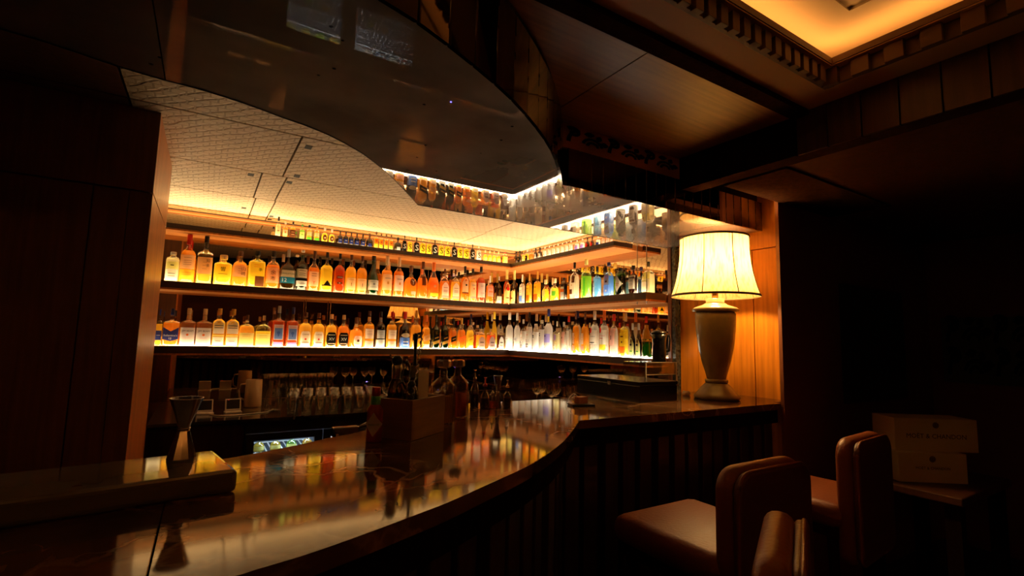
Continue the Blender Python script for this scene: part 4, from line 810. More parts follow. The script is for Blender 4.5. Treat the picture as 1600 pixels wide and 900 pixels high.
# pitcher, carafe, two small displays with a cable
q = onz(397, 632, Z_BACK); e = empty('pitcher', (q.x, 4.2, Z_BACK), 'cream straight sided pitcher with loop handle on back counter', 'pitcher'); e.location.x = ony(397, 600, 4.2).x
cream = prin('cream_ceramic', (.55, .36, .17), .4)
lathe('body', [(.058, 0), (.06, .01), (.055, .2), (.05, .2), (.05, .03)], cream, e, 20); tube('handle', [(-.055, 0, .17), (-.085, 0, .165), (-.098, 0, .12), (-.09, 0, .07), (-.056, 0, .05)], .007, cream, e)
p = ony(429, 600, 3.92); e = empty('carafe', (p.x, 3.92, Z_BACK), 'clear waisted carafe with wide mouth beside the tumblers', 'carafe')
lathe('glass_body', [(.05, 0), (.056, .02), (.056, .08), (.045, .13), (.033, .17), (.036, .215)], glassware, e, 18, cap_t=False)
for i, px in enumerate((320, 364)):
    p = ony(px, 640, 3.93); e = empty('small_display', (p.x, 3.93, Z_BACK), ('small white framed screen with dark face, nearer the pillar', 'small white framed screen with dark face and a red dot, nearer the pitcher')[i], 'screen', rz=.12)
    bm = bmesh.new(); add_box(bm, -.05, .05, -.035, .035, 0, .012, .003); from_bm('stand', bm, white_plastic, e)
    bm = bmesh.new(); add_box(bm, -.048, .048, -.006, .006, .012, .095, .003); f_ = from_bm('frame', bm, white_plastic, e); f_.rotation_euler = (-.25, 0, 0)
    g = box('screen_face', -.040, .040, -.0075, -.006, .026, .088, black_plastic, e); g.rotation_euler = (-.25, 0, 0)
    if i: g2 = lathe('red_dot', [(.003, 0), (.003, .002)], emit('red_dot', (1, .05, .03), 2), e, 8, loc=(-.035, -.03, .09))
p = ony(345, 645, 3.85)
cb = tube('power_cable', [(p.x-.06, 3.88, Z_BACK+.004), (p.x-.02, 3.80, Z_BACK+.004), (p.x+.08, 3.78, Z_BACK+.004), (p.x+.2, 3.82, Z_BACK+.004), (p.x+.28, 3.86, Z_BACK+.004), (p.x+.33, 3.97, Z_BACK+.004)], .0035, white_plastic); tag(cb, 'thin white cable trailing from the small screens', 'cable')

# ------------------------------------------------------------------ bar worktop and front
c_out = [onz(x, y, Z_BAR) for x, y in [(905, 657), (900, 665), (893, 675), (880, 690), (860, 706), (830, 725), (800, 740), (760, 758), (700, 785), (640, 808), (560, 838), (480, 866), (400, 890), (350, 905)]]
c_out = [(p.x, p.y) for p in c_out] + [(-.15, .745), (-.6, .72), (-2.2, .70)]
c_in = [(1.0, 2.235), (.86, 2.13), (.72, 1.97), (.60, 1.83), (.465, 1.714), (.35, 1.65), (.25, 1.585), (.142, 1.528), (.05, 1.49), (-.1, 1.455), (-.4, 1.43), (-2.2, 1.42)]
YW = c_out[0][1]; XE = 2.803; YWI = 2.235
co = crom(c_out, 4); ci = crom(c_in, 4)
wt = empty('bar_worktop', (0, 0, 0), 'curved polished brown marble bar top with pale veins', 'worktop')
XJ = onz(240, 860, Z_BAR).x
def top_poly(off, right):
    a = [(XE, YW+off)] + [(x, y+off) for x, y in co]; b = list(reversed(ci)) + [(XE+.19, YWI), (XE+.19, 1.645), (XE, 1.645)]
    pts = a+b
    return pts
polyR = [(XE, YW)] + clipx(co, XJ+.001, True) + list(reversed(clipx(ci, XJ+.001, True))) + [(XE+.19, YWI), (XE+.19, 1.645), (XE, 1.645)]
polyL = clipx(co, XJ-.001, False) + list(reversed(clipx(ci, XJ-.001, False)))
for pz in (polyR, polyL):
    o = prism('marble_slab', pz, Z_BAR-.035, Z_BAR, marble, wt)
    b = o.modifiers.new('b', 'BEVEL'); b.width = .006; b.segments = 2; b.limit_method = 'ANGLE'; b.angle_limit = math.radians(50)
bf = empty('bar_cladding', (0, 0, 0), 'dark fluted wooden bar front of upright boards below the marble', 'bar front')
def offset(pts, d):
    out = []
    P = [Vector((*p, 0)) for p in pts]
    for i, p in enumerate(P):
        t = (P[min(i+1, len(P)-1)]-P[max(i-1, 0)]).normalized(); n = Vector((t.y, -t.x, 0)); out.append((p.x+n.x*d, p.y+n.y*d))
    return out
inner = offset(co, .09)
line = [(XE, YW+.09)] + inner
slats(line, .11, .10, Z_BAR-.10, prin('bar_board', (.045, .015, .006), .4, var=(3, .3, (14, 14, .8))), bf, 'front_board', th=.028, gap=.035, sign=-1, jitter=.02)
bm = bmesh.new()
for a, b in zip(line, line[1:]):
    bm.faces.new([bm.verts.new((*a, 0)), bm.verts.new((*b, 0)), bm.verts.new((*b, Z_BAR-.04)), bm.verts.new((*a, Z_BAR-.04))])
from_bm('backing_panel', bm, wood_black, bf)
ln2 = [(XE, YW+.02)] + offset(co, .02)
bm = bmesh.new()
for a, b in zip(ln2, ln2[1:]):
    bm.faces.new([bm.verts.new((*a, Z_BAR-.11)), bm.verts.new((*b, Z_BAR-.11)), bm.verts.new((*b, Z_BAR-.036)), bm.verts.new((*a, Z_BAR-.036))])
bmesh.ops.solidify(bm, geom=bm.faces[:], thickness=.02)
from_bm('apron_rail', bm, wood_black, bf)

# ------------------------------------------------------------------ table lamp
lq = onz(1120, 623, Z_BAR); LX, LY = lq.x, lq.y; LD = depth((LX, LY, 1.6)); S = LD/F
def lz(y): d = ray(1118, y); t = ((LX**2+LY**2)/(d.x**2+d.y**2))**.5; return EYE.z+d.z*t
lamp = empty('table_lamp', (LX, LY, Z_BAR), 'large lit table lamp with pleated cream shade on marble urn base', 'lamp')
def zr_(y): return lz(y)-Z_BAR
stone_l = prin('lamp_marble', (.38, .28, .12), .22, var=(9, .25, (1, 1, .6)))
zz = {y: zr_(y) for y in (620, 612, 604, 598, 592, 540, 505, 490, 484, 478, 470, 466)}
lathe('foot', [(.118, 0), (.13, .006), (.132, .018), (.118, .03), (.085, zr_(604)), (.062, zr_(598))], stone_l, lamp, 32)
lathe('collar', [(.062, zr_(598)), (.066, zr_(596)), (.066, zr_(593)), (.056, zr_(592))], stone_l, lamp, 32)
lathe('urn', [(.054, zr_(592)), (.060, zr_(585)), (.083, zr_(565)), (.103, zr_(540)), (.114, zr_(515)), (.117, zr_(500)), (.116, zr_(490)), (.108, zr_(488))], stone_l, lamp, 36)
lathe('urn_lid', [(.108, zr_(488)), (.132, zr_(487)), (.135, zr_(484)), (.122, zr_(481)), (.075, zr_(477)), (.052, zr_(473)), (.055, zr_(468)), (.045, zr_(467))], stone_l, lamp, 36)
lathe('socket', [(.018, zr_(468)), (.018, zr_(455)), (.012, zr_(450))], prin('brass', (.6, .35, .1), .3, metal=1), lamp, 12)
bulb_z = zr_(418)
bl = lathe('bulb', [(.004, bulb_z-.06), (.02, bulb_z-.05), (.036, bulb_z-.01), (.04, bulb_z+.015), (.03, bulb_z+.04), (.004, bulb_z+.052)], emit('bulb', (1, .62, .26), 160), lamp, 14)
sz0, sz1 = zr_(463), zr_(373)
def srad(t): return .200+.055*((1-t)**2.4)
def shade_mat():
    m, nt, N, L = newmat('lamp_silk'); tr = N.new('ShaderNodeBsdfTranslucent'); df = N.new('ShaderNodeBsdfDiffuse')
    tr.inputs[0].default_value = (.95, .85, .6, 1); df.inputs[0].default_value = (.70, .52, .24, 1)
    a = N.new('ShaderNodeMixShader'); a.inputs[0].default_value = .62; L.new(df.outputs[0], a.inputs[1]); L.new(tr.outputs[0], a.inputs[2])
    tc = N.new('ShaderNodeTexCoord'); w_ = N.new('ShaderNodeTexNoise'); w_.inputs['Scale'].default_value = 9; w_.inputs['Detail'].default_value = 3; mp = N.new('ShaderNodeMapping'); mp.inputs['Scale'].default_value = (9, 9, .7); mp.inputs['Rotation'].default_value = (.25, .25, 0)
    L.new(tc.outputs['Object'], mp.inputs[0]); L.new(mp.outputs[0], w_.inputs['Vector'])
    for n, c0, c1 in ((tr, (.70, .46, .14, 1), (.93, .72, .32, 1)), (df, (.5, .34, .10, 1), (.75, .56, .24, 1))):
        r = N.new('ShaderNodeValToRGB'); r.color_ramp.elements[0].color = c0; r.color_ramp.elements[1].color = c1; r.color_ramp.elements[0].position = .3; r.color_ramp.elements[1].position = .52; L.new(w_.outputs[0], r.inputs[0]); L.new(r.outputs[0], n.inputs[0])
    o = N.new('ShaderNodeOutputMaterial'); L.new(a.outputs[0], o.inputs[0]); return m
prof = [(srad(t), sz0+(sz1-sz0)*t) for t in [i/14 for i in range(15)]]
lathe('lamp_shade', prof, shade_mat(), lamp, 48, cap_b=False, cap_t=False)
trimm = prin('shade_trim', (.20, .12, .045), .6)
for z, r in ((sz0, srad(0)), (sz1, srad(1))):
    lathe('trim_band', [(r+.001, z-.006), (r+.003, z), (r+.001, z+.007), (r-.001, z+.007), (r-.001, z-.006), (r+.001, z-.006)], trimm, lamp, 48, cap_b=False, cap_t=False)
for k in range(8):
    a = k*PI/4+.35; tube('shade_seam', [((r+.001)*math.cos(a), (r+.001)*math.sin(a), z) for r, z in prof], .003, trimm, lamp, 5)
def point(name, loc, w_, col, r, parent=None):
    l = bpy.data.lights.new(name, 'POINT'); l.energy = w_; l.color = col; l.shadow_soft_size = r; o = bpy.data.objects.new(name, l); COL.objects.link(o); o.location = loc
    if parent: o.parent = parent
    return o
point('bulb_light', (0, 0, bulb_z+.01), W_BULB, (1, .56, .19), .045, lamp)

# ------------------------------------------------------------------ things on the bar
def at(x, y, z=Z_BAR): return onz(x, y, z)
# pale marble serving slab at the left with a steel jigger on it
sl = empty('serving_slab', (0, 0, 0), 'pale polished stone slab lying on the bar under the tall jigger', 'slab')
a1 = at(0, 829); a2 = at(370, 768.7); b1 = at(0, 739.7, Z_BAR+.045); b2 = at(326.6, 703, Z_BAR+.045)
dirx = Vector((a2.x-a1.x, a2.y-a1.y, 0)).normalized()
fl = Vector((a2.x, a2.y, 0))-dirx*.85; bl_ = Vector((b2.x, b2.y, 0))-dirx*.85
o = prism('stone_slab', [(a2.x, a2.y), (b2.x+.01, b2.y), (bl_.x, bl_.y), (fl.x, fl.y)], Z_BAR+.0005, Z_BAR+.045, prin('pale_stone', (.17, .145, .12), .06, var=(4, .15, (1, 1, 1))), sl)
bv = o.modifiers.new('b', 'BEVEL'); bv.width = .010; bv.segments = 3; bv.limit_method = 'ANGLE'; bv.angle_limit = math.radians(40)
def jigger(name, label, px, ybase, ytop, z0, rmax, y_mid=None):
    q = at(px, ybase, z0); d = ray(px, ytop); t = ((q.x**2+q.y**2)/(d.x**2+d.y**2))**.5; h = EYE.z+d.z*t-z0
    e = empty(name, (q.x, q.y, z0), label, 'jigger')
    lathe('lower_cup', [(rmax*.80, 0), (rmax*.82, .003), (rmax*.36, h*.46), (rmax*.30, h*.5)], chrome, e, 12, smooth=False)
    lathe('upper_cup', [(rmax*.30, h*.5), (rmax*.34, h*.53), (rmax*.95, h*.99), (rmax, h), (rmax*.92, h), (rmax*.3, h*.55)], chrome, e, 24, cap_b=False)
    lathe('waist_ring', [(rmax*.36, h*.485), (rmax*.40, h*.50), (rmax*.36, h*.515)], chrome, e, 20)
    return e
jigger('bar_jigger', 'tall faceted steel jigger standing on the pale stone slab', 283, 717, 622, Z_BAR+.0455, .034)
jigger('bar_jigger', 'slim steel jigger standing beside the small dasher bottles', 777, 637, 587, Z_BAR, .024)
# wooden caddy
wl, wc, wr_ = at(594, 684), at(642, 690), at(695, 674)
ux = Vector((wc.x-wl.x, wc.y-wl.y, 0)); uy = Vector((wr_.x-wc.x, wr_.y-wc.y, 0))
ux = Vector((wc.x-wl.x, wc.y-wl.y, 0)); L1 = ux.length; L2 = uy.length
cdy = empty('wooden_caddy', (wc.x, wc.y, Z_BAR), 'plain open wooden box caddy holding bar tools on the marble', 'caddy')
hC = .125; ux = -ux/L1; uy = uy/L2; uy = (uy-ux*uy.dot(ux)).normalized()
def local_box(name, a0, a1, b0, b1, z0, z1, mat, parent):
    pts = [(ux*a+uy*b) for a, b in ((a0, b0), (a1, b0), (a1, b1), (a0, b1))]
    return prism(name, [(p.x, p.y) for p in pts], z0, z1, mat, parent)
W1 = max(.15, L1); W2 = max(.16, L2); ply = prin('plywood', (.34, .18, .075), .5, var=(4, .2, (1, 1, 10)))
local_box('side_panel', 0, W1, 0, .012, .001, hC, ply, cdy); local_box('side_panel', 0, W1, W2-.012, W2, .001, hC, ply, cdy)
local_box('side_panel', 0, .012, .012, W2-.012, .001, hC, ply, cdy); local_box('side_panel', W1-.012, W1, .012, W2-.012, .001, hC, ply, cdy)
local_box('bottom_panel', .012, W1-.012, .012, W2-.012, .001, .012, ply, cdy)
def cad(a, b): p = Vector((wc.x, wc.y, Z_BAR+.0125))+ux*a+uy*b; return (p.x, p.y, p.z)
# syrup bottle with steel pourer
e = empty('syrup_bottle', cad(W1*.70, W2*.27), 'dark syrup bottle with steel collar and pouring straw in the caddy', 'bottle')
lathe('glass_body', [(.025, 0), (.027, .004), (.027, .13), (.022, .155), (.014, .172)], thin_glass('glass_brown2', (.55, .3, .12), .4), e, 20, cap_t=False)
lathe('liquid', [(.024, .003), (.025, .125)], liq('cola'), e, 18); lathe('paper_label', [(.0275, .05), (.0275, .115)], pap('brown'), e, 20, cap_b=False, cap_t=False)
lathe('steel_collar', [(.0145, .17), (.016, .175), (.0165, .215), (.014, .22)], steel, e, 18); lathe('rubber_stopper', [(.014, .22), (.018, .226), (.018, .238), (.010, .248)], black_plastic, e, 16)
tube('pour_straw', [(-.006, 0, .222), (-.026, 0, .252)], .003, steel, e); tube('side_loop', [(.018, 0, .175), (.024, 0, .22), (.034, 0, .232), (.043, 0, .22), (.045, 0, .175)], .004, steel, e)
# small clear jug, card, tag bottle, muddler, twisted spoon
e = empty('small_jug', cad(W1*.29, W2*.27), 'small clear jug with black loop handle in the caddy', 'jug')
lathe('glass_body', [(.022, 0), (.024, .004), (.024, .12), (.018, .148), (.011, .152)], thin_glass('jug_glass', (.7, .7, .7), .5, .1), e, 18, cap_t=False); lathe('stopper', [(.012, .15), (.014, .158), (.008, .168)], black_plastic, e, 12)
tube('handle', [(-.02, 0, .145), (-.03, 0, .165), (-.045, 0, .16), (-.05, 0, .14), (-.044, 0, .12)], .004, black_plastic, e)
e = empty('dropper_bottle', cad(W1*.62, W2*.70), 'slim dark dropper bottle with olive label in the caddy', 'bottle')
lathe('glass_body', [(.02, 0), (.021, .003), (.021, .15), (.015, .17), (.012, .18)], gls('k'), e, 16, cap_t=False); lathe('liquid', [(.018, .003), (.018, .14)], liq('cola'), e, 14); lathe('paper_label', [(.0155, .172), (.0155, .212)], paper('paper_olive', (.36, .30, .06)), e, 16); lathe('dropper_bulb', [(.007, .212), (.005, .26), (.007, .30), (.009, .315), (.006, .325)], black_plastic, e, 12)
c0 = Vector(cad(W1*.28, W2*.60))
pc = empty('menu_card', (c0.x, c0.y, Z_BAR+.0125), 'plain white card standing upright in the caddy', 'card', rz=math.atan2(uy.y, uy.x))
bm = bmesh.new(); add_box(bm, -.030, .030, -.001, .001, 0, .20); from_bm('card_sheet', bm, prin('card_white', (.9, .82, .7), .7), pc)
bm = bmesh.new(); add_box(bm, .030, .032, -.001, .02, 0, .195); from_bm('folded_edge', bm, prin('card_white', (.9, .82, .7), .7), pc)
b0 = Vector(cad(W1*.5, W2*.45)); hlx = []
for i in range(90):
    t = i/89; d = Vector((.035, -.004, .33))*t; hlx.append((b0.x+d.x+.0035*math.cos(t*95), b0.y+d.y+.0035*math.sin(t*95), b0.z+d.z))
sp = tube('bar_spoon', hlx, .0022, chrome, None, 6); tag(sp, 'twisted steel bar spoon handle leaning out of the caddy', 'spoon')
# hot sauce bottle
q = at(584, 690); e = empty('hot_sauce_bottle', (q.x, q.y, Z_BAR), 'small red hot sauce bottle with diamond label beside the caddy', 'bottle', rz=-.45)
hp = [(.92, 1)]
SH['sauce'] = ([(0, .92), (.02, 1), (.56, 1), (.62, .93), (.68, .66), (.72, .48), (.80, .45), (.84, .45)], .84, .5)
prof2, zc2, cw2 = SH['sauce']; loft(prof2, .165, .026, .026, 2, 18, 'glass_body', gls('c'), e, True, False)
loft([(.01, .95), (.56, .98), (.66, .7), (.72, .45)], .165, .026, .026, 2, 16, 'liquid', liq('red'), e, True, True, .002)
lathe('cap', [(.013, .139), (.0135, .165), (.011, .166)], capm('red'), e, 14); lathe('neck_wrap', [(.0145, .112), (.0145, .139)], capm('green'), e, 14)
pa = patch('paper_label', prof2, .165, .026, .026, 2, lambda x: (.055-.036*(1-abs(x)/.0255), .055+.036*(1-abs(x)/.0255)), -.0245, .0245, pap('white'), e, .001)
vs2, fs2 = text_data('TABASCO'); bm = bmesh.new(); vv = [bm.verts.new((p[0]*.034, front_y(prof2, .165, .026, .026, 2, p[0]*.034, .055)-.0025, .055+p[1]*.034)) for p in vs2]
for ff in fs2: bm.faces.new([vv[i] for i in ff])
from_bm('lettering', bm, pap('green'), pa)
# cut glass decanters
for i, (px, py, lb, dk) in enumerate(((690, 662, 'square cut glass decanter with silver stopper, the nearer one to the caddy', 'honey'), (713, 652, 'square cut glass decanter with silver stopper and dark red liquor', 'red'))):
    q = at(px, py); d = ray(px, 562); t = ((q.x**2+q.y**2)/(d.x**2+d.y**2))**.5; h = EYE.z+d.z*t-Z_BAR; ww = .036
    e = empty('decanter', (q.x, q.y, Z_BAR), lb, 'decanter', rz=.3)
    pr = [(0, .95), (.02, 1), (.58, 1), (.62, .94), (.70, .58), (.73, .42), (.86, .40)]
    loft(pr, h, ww, ww, 6, 24, 'glass_body', glassware, e, True, False); loft([(.03, .95), (.42, .97)], h, ww, ww, 6, 20, 'liquid', liquid('decanter_'+dk, C_[dk], .5, .6), e, True, True, .003)
    bm = bmesh.new()
    for j in range(7):
        for kk in range(4):
            a = kk*PI/2; xo = -.028+.0093*j; c, s = math.cos(a), math.sin(a); nb = len(bm.verts); add_box(bm, xo-.0025, xo+.0025, -ww-.003, -ww+.001, h*.04, h*.44); bm.verts.ensure_lookup_table()
            for v in bm.verts[nb:]: v.co.x, v.co.y = v.co.x*c-v.co.y*s, v.co.x*s+v.co.y*c
    from_bm('cut_flutes', bm, glassware, e)
    lathe('stopper', [(.014, h*.86), (.026, h*.88), (.028, h*.90), (.028, h*.975), (.024, h)], prin('crystal', (.75, .7, .66), .08, metal=.7), e, 8, smooth=False)
# little dashers and bottles further along the bar
for i, (px, yb, yt, r, dk, lb, shp) in enumerate(((741, 636, 578, .022, 'cola', 'slim black dasher bottle with steel tube beside the decanters', 'split'), (757, 639, 590, .024, 'cola', 'conical dark dasher bottle with red topped steel pourer', 'wine'), (769, 638, 606, .020, 'red', 'small red bitters bottle behind the conical dasher', 'jar'), (792, 636, 594, .021, 'cola', 'round black dasher bottle beside the slim jigger', 'squat'))):
    q = at(px, yb); d = ray(px, yt); t = ((q.x**2+q.y**2)/(d.x**2+d.y**2))**.5; h = EYE.z+d.z*t-Z_BAR; prof3, z3, c3 = SH[shp]
    e = empty('dasher_bottle', (q.x, q.y, Z_BAR), lb, 'bottle', 'dasher bottles on the bar')
    loft(prof3, h*.85, r, r, 2, 18, 'glass_body', thin_glass('dash_glass', (.8, .75, .7), .6), e, True, False); loft([(.02, .95), (.4, .97)], h*.85, r, r, 2, 16, 'liquid', liq(dk), e, True, True, .002)
    lathe('pourer', [(r*.4, h*.72), (r*.42, h*.78), (r*.16, h*.82), (r*.12, h*.97), (r*.3, h)], chrome if i != 1 else capm('red'), e, 12)
# tray with little candle and wire
q = at(908, 634); e = empty('check_tray', (q.x, q.y, Z_BAR), 'small black tray with a copper block on it, beside the black case', 'tray', rz=-.3)
bm = bmesh.new(); add_box(bm, -.06, .06, -.04, .04, .0005, .012, .003); from_bm('tray_base', bm, black_plastic, e)
o = box('copper_block', q.x-.028, q.x+.028, q.y-.018, q.y+.018, Z_BAR+.0125, Z_BAR+.045, prin('copper', (.55, .22, .10), .4)); tag(o, 'small copper coloured block lying on the little black tray', 'block')
o = tube('wire_loop', [(q.x-.05+.1*t, q.y+.06, Z_BAR+.003+.05*math.sin(PI*t)) for t in [i/12 for i in range(13)]], .0018, white_plastic); tag(o, 'thin pale wire arching behind the little black tray', 'wire')
# black case
cl_, cf_, cr2 = at(916, 614), at(1000, 631), at(1058, 627)
e = empty('black_case', (cf_.x, cf_.y, Z_BAR), 'black lidded case with thin bright edges and small latch on the bar', 'case')
dx_ = cr2.x-cf_.x; dy_ = cl_.y-cf_.y; hz = ony(1000, 597, cf_.y).z-Z_BAR
bm = bmesh.new(); add_box(bm, 0, dx_, 0, dy_, .004, hz*.80, .003); from_bm('case_body', bm, prin('case_black', (.012, .011, .01), .22), e)
bm = bmesh.new(); add_box(bm, -.002, dx_+.002, -.002, dy_+.002, hz*.81, hz, .003); from_bm('lid', bm, prin('case_black', (.012, .011, .01), .22), e)
bm = bmesh.new(); add_box(bm, -.004, dx_+.004, -.004, dy_+.004, 0, .004); from_bm('base_rim', bm, steel, e)
box('latch', -.006, -.002, dy_*.42, dy_*.47, hz*.70, hz*.88, steel, e)
# clear acrylic holder with vacuum pitcher on it
px0, px1 = 997, 1063; yy = cl_.y+.02
yy = 2.17; X0 = ony(px0, 590, yy).x; X1 = ony(px1, 590, yy).x; zt = ony(1030, 566, yy).z
e = empty('acrylic_holder', (0, 0, 0), 'clear acrylic box stand behind the black case', 'holder')
ax = lambda x0, x1, y0, y1, z0, z1: box('acrylic_panel', x0, x1, y0, y1, z0, z1, acrylic, e)
zb = Z_BAR+.0005
cY0, cY1 = yy-.03, yy+.16
X0 = max(X0, cr2.x+.012); X1 = min(X1, 2.58)
ax(X0, X1, cY0, cY0+.005, zt-.075, zt-.002); ax(X0, X1, cY1-.005, cY1, zb, zt-.002) if False else None
for xx in (X0, X1-.005): ax(xx, xx+.005, cY0+.005, cY1, zb, zt-.002)
ax(X0, X1, cY0, cY1, zt-.002, zt); box('centre_divider', (X0+X1)/2, (X0+X1)/2+.004, cY0+.006, cY1, zt-.075, zt-.003, acrylic, e)
for xx in (X0, X1-.006): box('edge_bar', xx, xx+.006, cY0-.002, cY0+.004, zb, zt+.002, prin('acr_edge', (.45, .40, .32), .2), e)
for zz_ in (zt-.076, zt-.001): box('edge_bar', X0, X1, cY0-.002, cY0+.002, zz_, zz_+.003, prin('acr_edge', (.45, .40, .32), .2), e)
q = ony(1030, 540, yy+.05); hp_ = ony(1030, 516, yy+.05).z-zt
e = empty('vacuum_pitcher', (q.x, yy+.05, zt+.001), 'glossy black vacuum pitcher with flared lid and handle on the acrylic stand', 'pitcher')
lathe('body', [(.040, 0), (.043, .004), (.043, hp_*.55), (.045, hp_*.70), (.053, hp_*.86)], prin('gloss_black', (.008, .007, .007), .12), e, 26)
lathe('lid', [(.053, hp_*.86), (.055, hp_*.90), (.045, hp_*.97), (.02, hp_)], prin('gloss_black', (.008, .007, .007), .12), e, 26)
tube('handle', [(.045, -.01, hp_*.84), (.075, -.015, hp_*.86), (.085, -.015, hp_*.7), (.078, -.015, hp_*.35), (.044, -.01, hp_*.2)], .007, prin('gloss_black', (.008, .007, .007), .12), e)
q = at(1072, 618); e = empty('crumpled_napkin', (q.x, q.y, Z_BAR), 'small crumpled cream paper napkin near the lamp foot', 'napkin')
bm = bmesh.new(); bmesh.ops.create_icosphere(bm, subdivisions=2, radius=.03)
for v in bm.verts: v.co *= random.uniform(.6, 1.1); v.co.z = max(-.012, v.co.z*.7)
bmesh.ops.translate(bm, vec=(0, 0, .0125), verts=bm.verts[:]); from_bm('napkin_fold', bm, prin('napkin', (.75, .66, .45), .8), e)
# steel speed tool behind the bar edge
q = ony(560, 668, 1.86); e = empty('citrus_press', (q.x, 1.86+.0, 1.06), 'chrome citrus press hanging on the inner edge of the bar', 'citrus press')
e.location = (.43, 1.80, Z_BAR-.03)
bm = bmesh.new(); add_box(bm, -.03, .06, -.004, .03, .0, .035, .006); from_bm('press_body', bm, chrome, e); tube('press_handle', [(.06, .012, .025), (.12, .012, .05)], .007, chrome, e)
box('bracket', -.03, -.02, -.05, 0, .005, .02, chrome, e)

# ------------------------------------------------------------------ stools
def cushion(name, w_, d_, h_, r_, mat, parent, seg=4):
    bm = bmesh.new(); add_box(bm, -w_/2, w_/2, -d_/2, d_/2, 0, h_); bmesh.ops.bevel(bm, geom=bm.edges[:], offset=r_, segments=seg, affect='EDGES', profile=.5)
    return from_bm(name, bm, mat, parent, True)
def rslab(name, w_, h_, th, rad, y0, mat, parent, bev):
    """upright padded panel with rounded corners"""
    pts = []
    for cx, cz, a0 in ((w_/2-rad, h_-rad, 0), (-w_/2+rad, h_-rad, PI/2), (-w_/2+rad*.6, rad*.6, PI), (w_/2-rad*.6, rad*.6, 1.5*PI)):
        rr = rad if a0 < PI else rad*.6
        for k in range(7): a = a0+PI/2*k/6; pts.append((cx+rr*math.cos(a), cz+rr*math.sin(a)))
    bm = bmesh.new(); f = bm.faces.new([bm.verts.new((x, y0, z)) for x, z in pts])
    r = bmesh.ops.extrude_face_region(bm, geom=[f]); bmesh.ops.translate(bm, vec=(0, th, 0), verts=[v for v in r['geom'] if isinstance(v, bmesh.types.BMVert)])
    bmesh.ops.recalc_face_normals(bm, faces=bm.faces[:])
    bmesh.ops.bevel(bm, geom=[e for e in bm.edges if abs(e.verts[0].co.y-e.verts[1].co.y) < 1e-5], offset=bev, segments=4, affect='EDGES', profile=.5)
    bmesh.ops.triangulate(bm, faces=[f for f in bm.faces if len(f.verts) > 4])
    return from_bm(name, bm, mat, parent, True), pts
def stool(loc, rz, label):
    e = empty('bar_stool', (*loc, 0), label, 'stool', 'leather bar stools at the bar', rz)
    s = cushion('seat', .46, .46, .10, .045, leather, e); s.location = (0, .02, .69)
    box('seat_frame', -.20, .20, -.19, .23, .65, .695, wood_black, e)
    f, pts = rslab('back_cushion', .42, .50, .065, .075, -.245, leather, e, .028); f.location = (0, 0, .555+.0)
    r, pts2 = rslab('back_panel', .40, .48, .03, .065, -.272, leather_dark, e, .012); r.location = (0, 0, .565)
    tube('welt_seam', [(x*.98, -.262, z+.565) for x, z in pts2]+[(pts2[0][0]*.98, -.262, pts2[0][1]+.565)], .006, leather, e)
    for sx in (-1, 1):
        for sy in (-1, 1):
            tube('leg', [(sx*.17, .02+sy*.17, .66), (sx*.20, .02+sy*.20, 0)], [.022, .015], wood_black, e)
    for a, b in (((-.19, .21), (.19, .21)), ((-.19, -.17), (.19, -.17)), ((-.19, -.17), (-.19, .21)), ((.19, -.17), (.19, .21))):
        tube('foot_rail', [(*a, .25), (*b, .25)], .010, wood_black, e)
    return e
stool((1.575, 1.185), 0, 'brown leather bar stool with rounded back, tucked at the straight part of the bar')
stool((2.44, 1.27), .10, 'brown leather bar stool standing in front of the white champagne boxes')
stool((.915, .785), .48, 'brown leather bar stool turned sideways, showing only the top of its back')

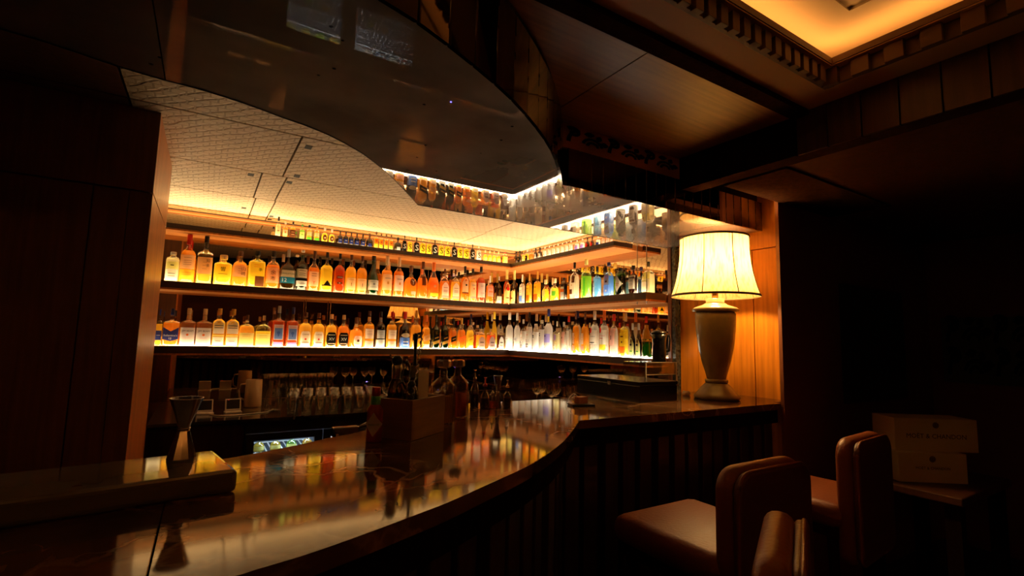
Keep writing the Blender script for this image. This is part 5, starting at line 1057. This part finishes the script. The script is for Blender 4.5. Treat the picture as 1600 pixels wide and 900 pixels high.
# ------------------------------------------------------------------ dim corner at the right
tb = empty('side_table', (3.42, 1.12, 0), 'small dark side table holding two white boxes', 'table')
bm = bmesh.new(); add_box(bm, -.36, .36, -.22, .22, .70, .74, .006); from_bm('table_top', bm, wood_dark, tb)
for sx in (-1, 1):
    for sy in (-1, 1): box('leg', sx*.30-.03, sx*.30+.03, sy*.17-.03, sy*.17+.03, 0, .70, wood_black, tb)
def wbox(name, lb, loc, dims, rz, words):
    e = empty(name, loc, lb, 'box', rz=rz); bm = bmesh.new(); add_box(bm, -dims[0]/2, dims[0]/2, -dims[1]/2, dims[1]/2, 0, dims[2], .002); from_bm('carton', bm, white_box, e)
    for s, zf, wf in words:
        vs2, fs2 = text_data(s); bm = bmesh.new(); vv = [bm.verts.new((p[0]*dims[0]*wf, -dims[1]/2-.001, dims[2]*zf+p[1]*dims[0]*wf)) for p in vs2]
        for ff in fs2: bm.faces.new([vv[i] for i in ff])
        from_bm('lettering', bm, prin('print_dark', (.05, .035, .02), .7), e)
    lathe('gold_seal', [(.016, 0), (.016, .001)], prin('print_gold', (.25, .15, .04), .5), e, 14).matrix_local = Matrix.Translation((0, -dims[1]/2-.0005, dims[2]*.80)) @ Matrix.Rotation(PI/2, 4, 'X')
    return e
wbox('champagne_box', 'upright white champagne box underneath, standing on the side table', (3.32, 1.14, .741), (.34, .16, .15), -.62, [('MOËT & CHANDON', .5, .5)])
wbox('champagne_box', 'wide white champagne box on top, with dark lettering and crest', (3.40, 1.15, .892), (.42, .18, .17), -.62, [('MOËT & CHANDON', .48, .72)])
tv = empty('wall_screen', (0, 0, 0), 'black switched-off screen hung on the dark wall beyond the stools', 'screen')
p0, p1 = ony(1311, 446, 1.58), ony(1409, 613, 1.58)
box('screen_panel', p0.x, p1.x, 1.545, 1.575, p1.z-.03, p0.z, black_plastic, tv); box('screen_bezel', p0.x-.01, p1.x+.01, 1.555, 1.579, p1.z-.04, p0.z+.01, black_plastic, tv)
# dark scroll panel on the far wall
q0, q1 = onx(1470, 497, 4.88), onx(1600, 600, 4.88)
sp_ = empty('wall_fretwork', (0, 0, 0), 'dark framed fretwork panel with leafy scrolls on the far wall', 'wall panel')
box('panel_back', 4.87, 4.898, q1.y-.3, q0.y, q1.z-.02, q0.z, prin('panel_back', (.10, .12, .13), .35), sp_)
for i in range(4):
    for j in range(2):
        o = bpy.data.objects.new('scroll_ornament', scm); COL.objects.link(o); o.parent = sp_; o.rotation_euler = (0, 0, -PI/2); o.location = (4.865, q0.y-.02-i*.27, q1.z+.13+j*.24); o.scale = (1, 1, 1.6)
